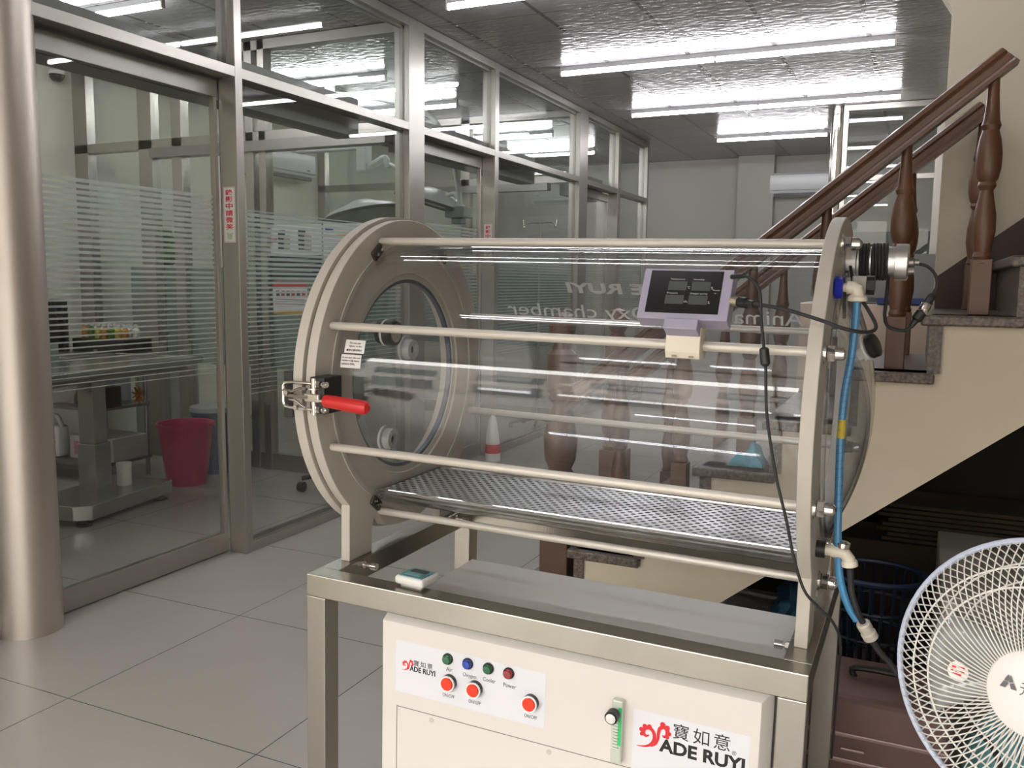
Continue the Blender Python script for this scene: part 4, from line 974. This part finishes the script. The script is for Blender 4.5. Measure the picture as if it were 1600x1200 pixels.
wb=bottle('white_bowl','white rounded bowl hanging below the near table edge','bowl',-4.42,3.38,.69,[(0,0),(.06,.005),(.10,.04),(.125,.12),(.12,.125),(.09,.05),(0,.015)],white_p)
bottle('tub','white lidded tub standing on the table base','tub',-4.42,3.83,.12,[(.042,0),(.043,.003),(.043,.12),(0,.121)],white_p,([(.046,.118),(.046,.138),(0,.14)],white_p),'lid')
# bins
def bin_(name,label,x,y,r0,r1,h,m,lid=None,sq=True):
    o=thing(name,label,'bin',(x,y,0),.3)
    b=B(); nseg=4 if sq else 32
    b.lathe([(0,.004),(r0,0),(r1,h),(r1+.012,h+.002),(r1+.012,h-.02),(r1-.008,h-.022),(r0-.01,.02),(0,.02)],nseg if not sq else 40); b.build('bin_body',m,o)
    if lid: B().lathe([(r1+.015,h),(r1+.01,h+.03),(0,h+.04)],40).build('lid',lid,o)
bin_('waste_bin','pink plastic waste bin behind the steel table base',-4.50,4.42,.13,.18,.42,mat('pink_plastic',(.42,.04,.10),.4),sq=False)
bin_('waste_bin','blue plastic bin with grey lid behind the pink bin',-4.60,4.80,.13,.16,.45,mat('dull_blue_plastic',(.07,.11,.20),.45),mat('lid_grey',(.30,.32,.32),.4),sq=False)
# round green plant / poster blur behind the glass
blob('leafy_plant','green leafy plant standing behind the striped glass of the cross partition','plant',(-6.3+.55,5.45,1.50),(.12,.12,.16),mat('leaf_green',(.05,.22,.04),.6,bump=(30,1)),4,.5)
ps=B().box(-5.95,-5.55,5.30,5.62,0,1.50,.01).build('plant_cabinet',mat('pale_cabinet',(.45,.46,.42),.5)); tag(ps,'pale tall cabinet under the green plant behind the cross partition','cabinet')
# cctv dome
cc=thing('security_camera','small dark dome camera hanging in the corner of the glazed room','camera',(-6.12,4.83,ZC))
B().cyl((0,0,0),(0,0,-.09),.02,n=16).build('stem',white_p,cc)
B().lathe([(.05,-.09),(.06,-.10),(.06,-.125)],24).build('housing',white_p,cc)
B().lathe([(.055,-.125),(.05,-.155),(.03,-.175),(0,-.182)],24).build('dark_dome',mat('dome_black',(.01,.01,.01),.15),cc)
# air conditioners
def aircon(label,x,y,z,rz,L=.85):
    a=thing('air_conditioner',label,'air conditioner',(x,y,z),rz)
    prof=[(0,0),(-.14,0),(-.19,.05),(-.21,.12),(-.20,.27),(-.17,.30),(0,.30)]
    B().prism([(-px,pz) for px,pz in prof],L,Matrix(((0,0,1,-L/2),(-1,0,0,0),(0,1,0,0),(0,0,0,1)))).build('casing',mat('aircon_white',(.76,.77,.78),.25),a,True)
    B().box(-L/2+.05,L/2-.05,-.187,-.135,.006,.040,M=None).build('louvre',mat('louvre_dark',(.03,.03,.035),.4),a,False)
    B().box(-L/2+.01,L/2-.01,-.2125,-.205,.075,.083).build('seam',mat('seam_grey',(.35,.36,.38),.4),a,False)
    B().box(L/2-.14,L/2-.10,-.213,-.208,.10,.115).build('display_window',mat('display_dark',(.05,.05,.06),.3),a,False)
aircon('white wall air conditioner on the far pale wall, by the steel post',-1.40,YW,2.53,0,.90)
aircon('white wall air conditioner in the surgery room seen through striped glass',XL,7.40,2.44,PI/2,.90)
# surgical lamp
sl=thing('surgical_lamp','large two-headed white surgical lamp hanging in the second glazed room','lamp',(-4.2,6.3,ZC))
lw=mat('lamp_white',(.72,.73,.72),.3); ld=mat('lamp_dark_rim',(.08,.09,.09),.4)
B().cyl((-.45,0,0),(-.45,0,-.45),.045,n=20).build('ceiling_post',lw,sl)
B().box(-.80,-.10,-.035,.035,-.58,-.50,.01,Matrix.Rotation(math.radians(0),4,'Y')).build('main_arm',lw,sl)
B().box(-.16,-.06,-.045,.045,-.76,-.44,.01).build('joint_block',lw,sl)
B().tube([(-.12,0,-.74),(.02,0,-.69),(.10,0,-.66),(.13,0,-.74)],.03,10,smooth=4).tube([(.12,0,-.70),(.24,0,-.76),(.40,0,-.88)],.016,10,smooth=4).build('swing_arm',lw,sl)
def head(x,y,z,r,tilt,rot):
    M=Matrix.Translation((x,y,z))@Matrix.Rotation(rot,4,'Z')@Matrix.Rotation(tilt,4,'Y')
    o=B().lathe([(0,.13),(r*.25,.125),(r*.4,.10),(r*.85,.045),(r,.0)],40,M,cap=False).build('lamp_head',lw,sl)
    B().ringprism(circ(0,0,r*1.01,40),circ(0,0,r*.93,40),.022,M@Matrix.Translation((0,0,-.018))).build('rim',ld,o)
    B().lathe([(r*.93,-.008),(0,-.008)],40,M,cap=False).build('lens',mat('lamp_lens',(.25,.30,.29),.15),o)
head(-.12,0,-1.13,.36,math.radians(-14),0); head(.42,.25,-1.02,.34,math.radians(16),.4)
B().tube([(-.45,0,-.1),(.0,.1,-.16),(.42,.15,-.30),(.62,.15,-.58),(.70,.15,-.86),(.73,.15,-1.06)],.022,10,smooth=6).build('second_arm',lw,sl)
B().tube([(.56,.2,-.97),(.66,.18,-.95),(.71,.16,-1.0),(.70,.16,-1.06)],.018,10,smooth=4).build('handle_arm',lw,sl)
B().box(.62,.80,.08,.24,-1.15,-1.06,.01).box(.66,.76,.12,.2,-1.20,-1.15,.01).build('camera_box',mat('camera_grey',(.28,.34,.32),.4),sl)
# iv stand
iv=thing('iv_stand','chrome drip stand with two hooks in the second glazed room','drip stand',(-3.29,7.70,0))
B().cyl((0,0,.06),(0,0,1.95),.011,n=12).build('pole',chrome,iv)
B().tube([(-.17,0,1.98),(-.16,0,1.91),(-.12,0,1.95),(0,0,1.95),(.12,0,1.95),(.16,0,1.91),(.17,0,1.98)],.006,8,smooth=4).build('hook_bar',chrome,iv)
b=B()
for k in range(5):
    a=2*PI*k/5; b.tube([(0,0,.09),(.26*math.cos(a),.26*math.sin(a),.055)],.014,8)
b.build('base',black,iv)
for k in range(5):
    a=2*PI*k/5; B().lat((.26*math.cos(a)-.01,.26*math.sin(a),.03),(.26*math.cos(a)+.01,.26*math.sin(a),.03),[(.03,0),(.03,.02)],16).build('caster',black,iv)
# stool with casters
so=thing('rolling_stool','black-based rolling stool behind the glass beside the chamber','stool',(-3.48,4.72,0))
b=B()
for k in range(5):
    a=2*PI*k/5+2.6; b.tube([(0,0,.12),(.22*math.cos(a),.22*math.sin(a),.09)],.016,8)
b.build('base',black,so)
for k in range(5):
    a=2*PI*k/5+2.6; B().lat((.22*math.cos(a)-.018,.22*math.sin(a),.034),(.22*math.cos(a)+.018,.22*math.sin(a),.034),[(.033,0),(.033,.036)],18).build('caster',black,so)
B().cyl((0,0,.10),(0,0,.48),.022,n=16).build('gas_lift',steel_dark,so)
B().lathe([(.0,.48),(.16,.48),(.175,.50),(.175,.54),(.15,.56),(0,.565)],32).build('seat',black,so)
# cone-like marker by the far door post
mk=thing('floor_marker','white pointed marker with a red band beside the farther door post','marker',(-2.985,6.10,0))
B().lathe([(.062,0),(.06,.06)],20).build('lower_white',white_p,mk)
B().lathe([(.061,.06),(.055,.13)],20).build('red_band',mat('red_band',(.55,.05,.06),.5),mk)
B().lathe([(.055,.13),(.050,.2),(.03,.33),(.012,.36),(0,.362)],20).build('white_tip',white_p,mk)
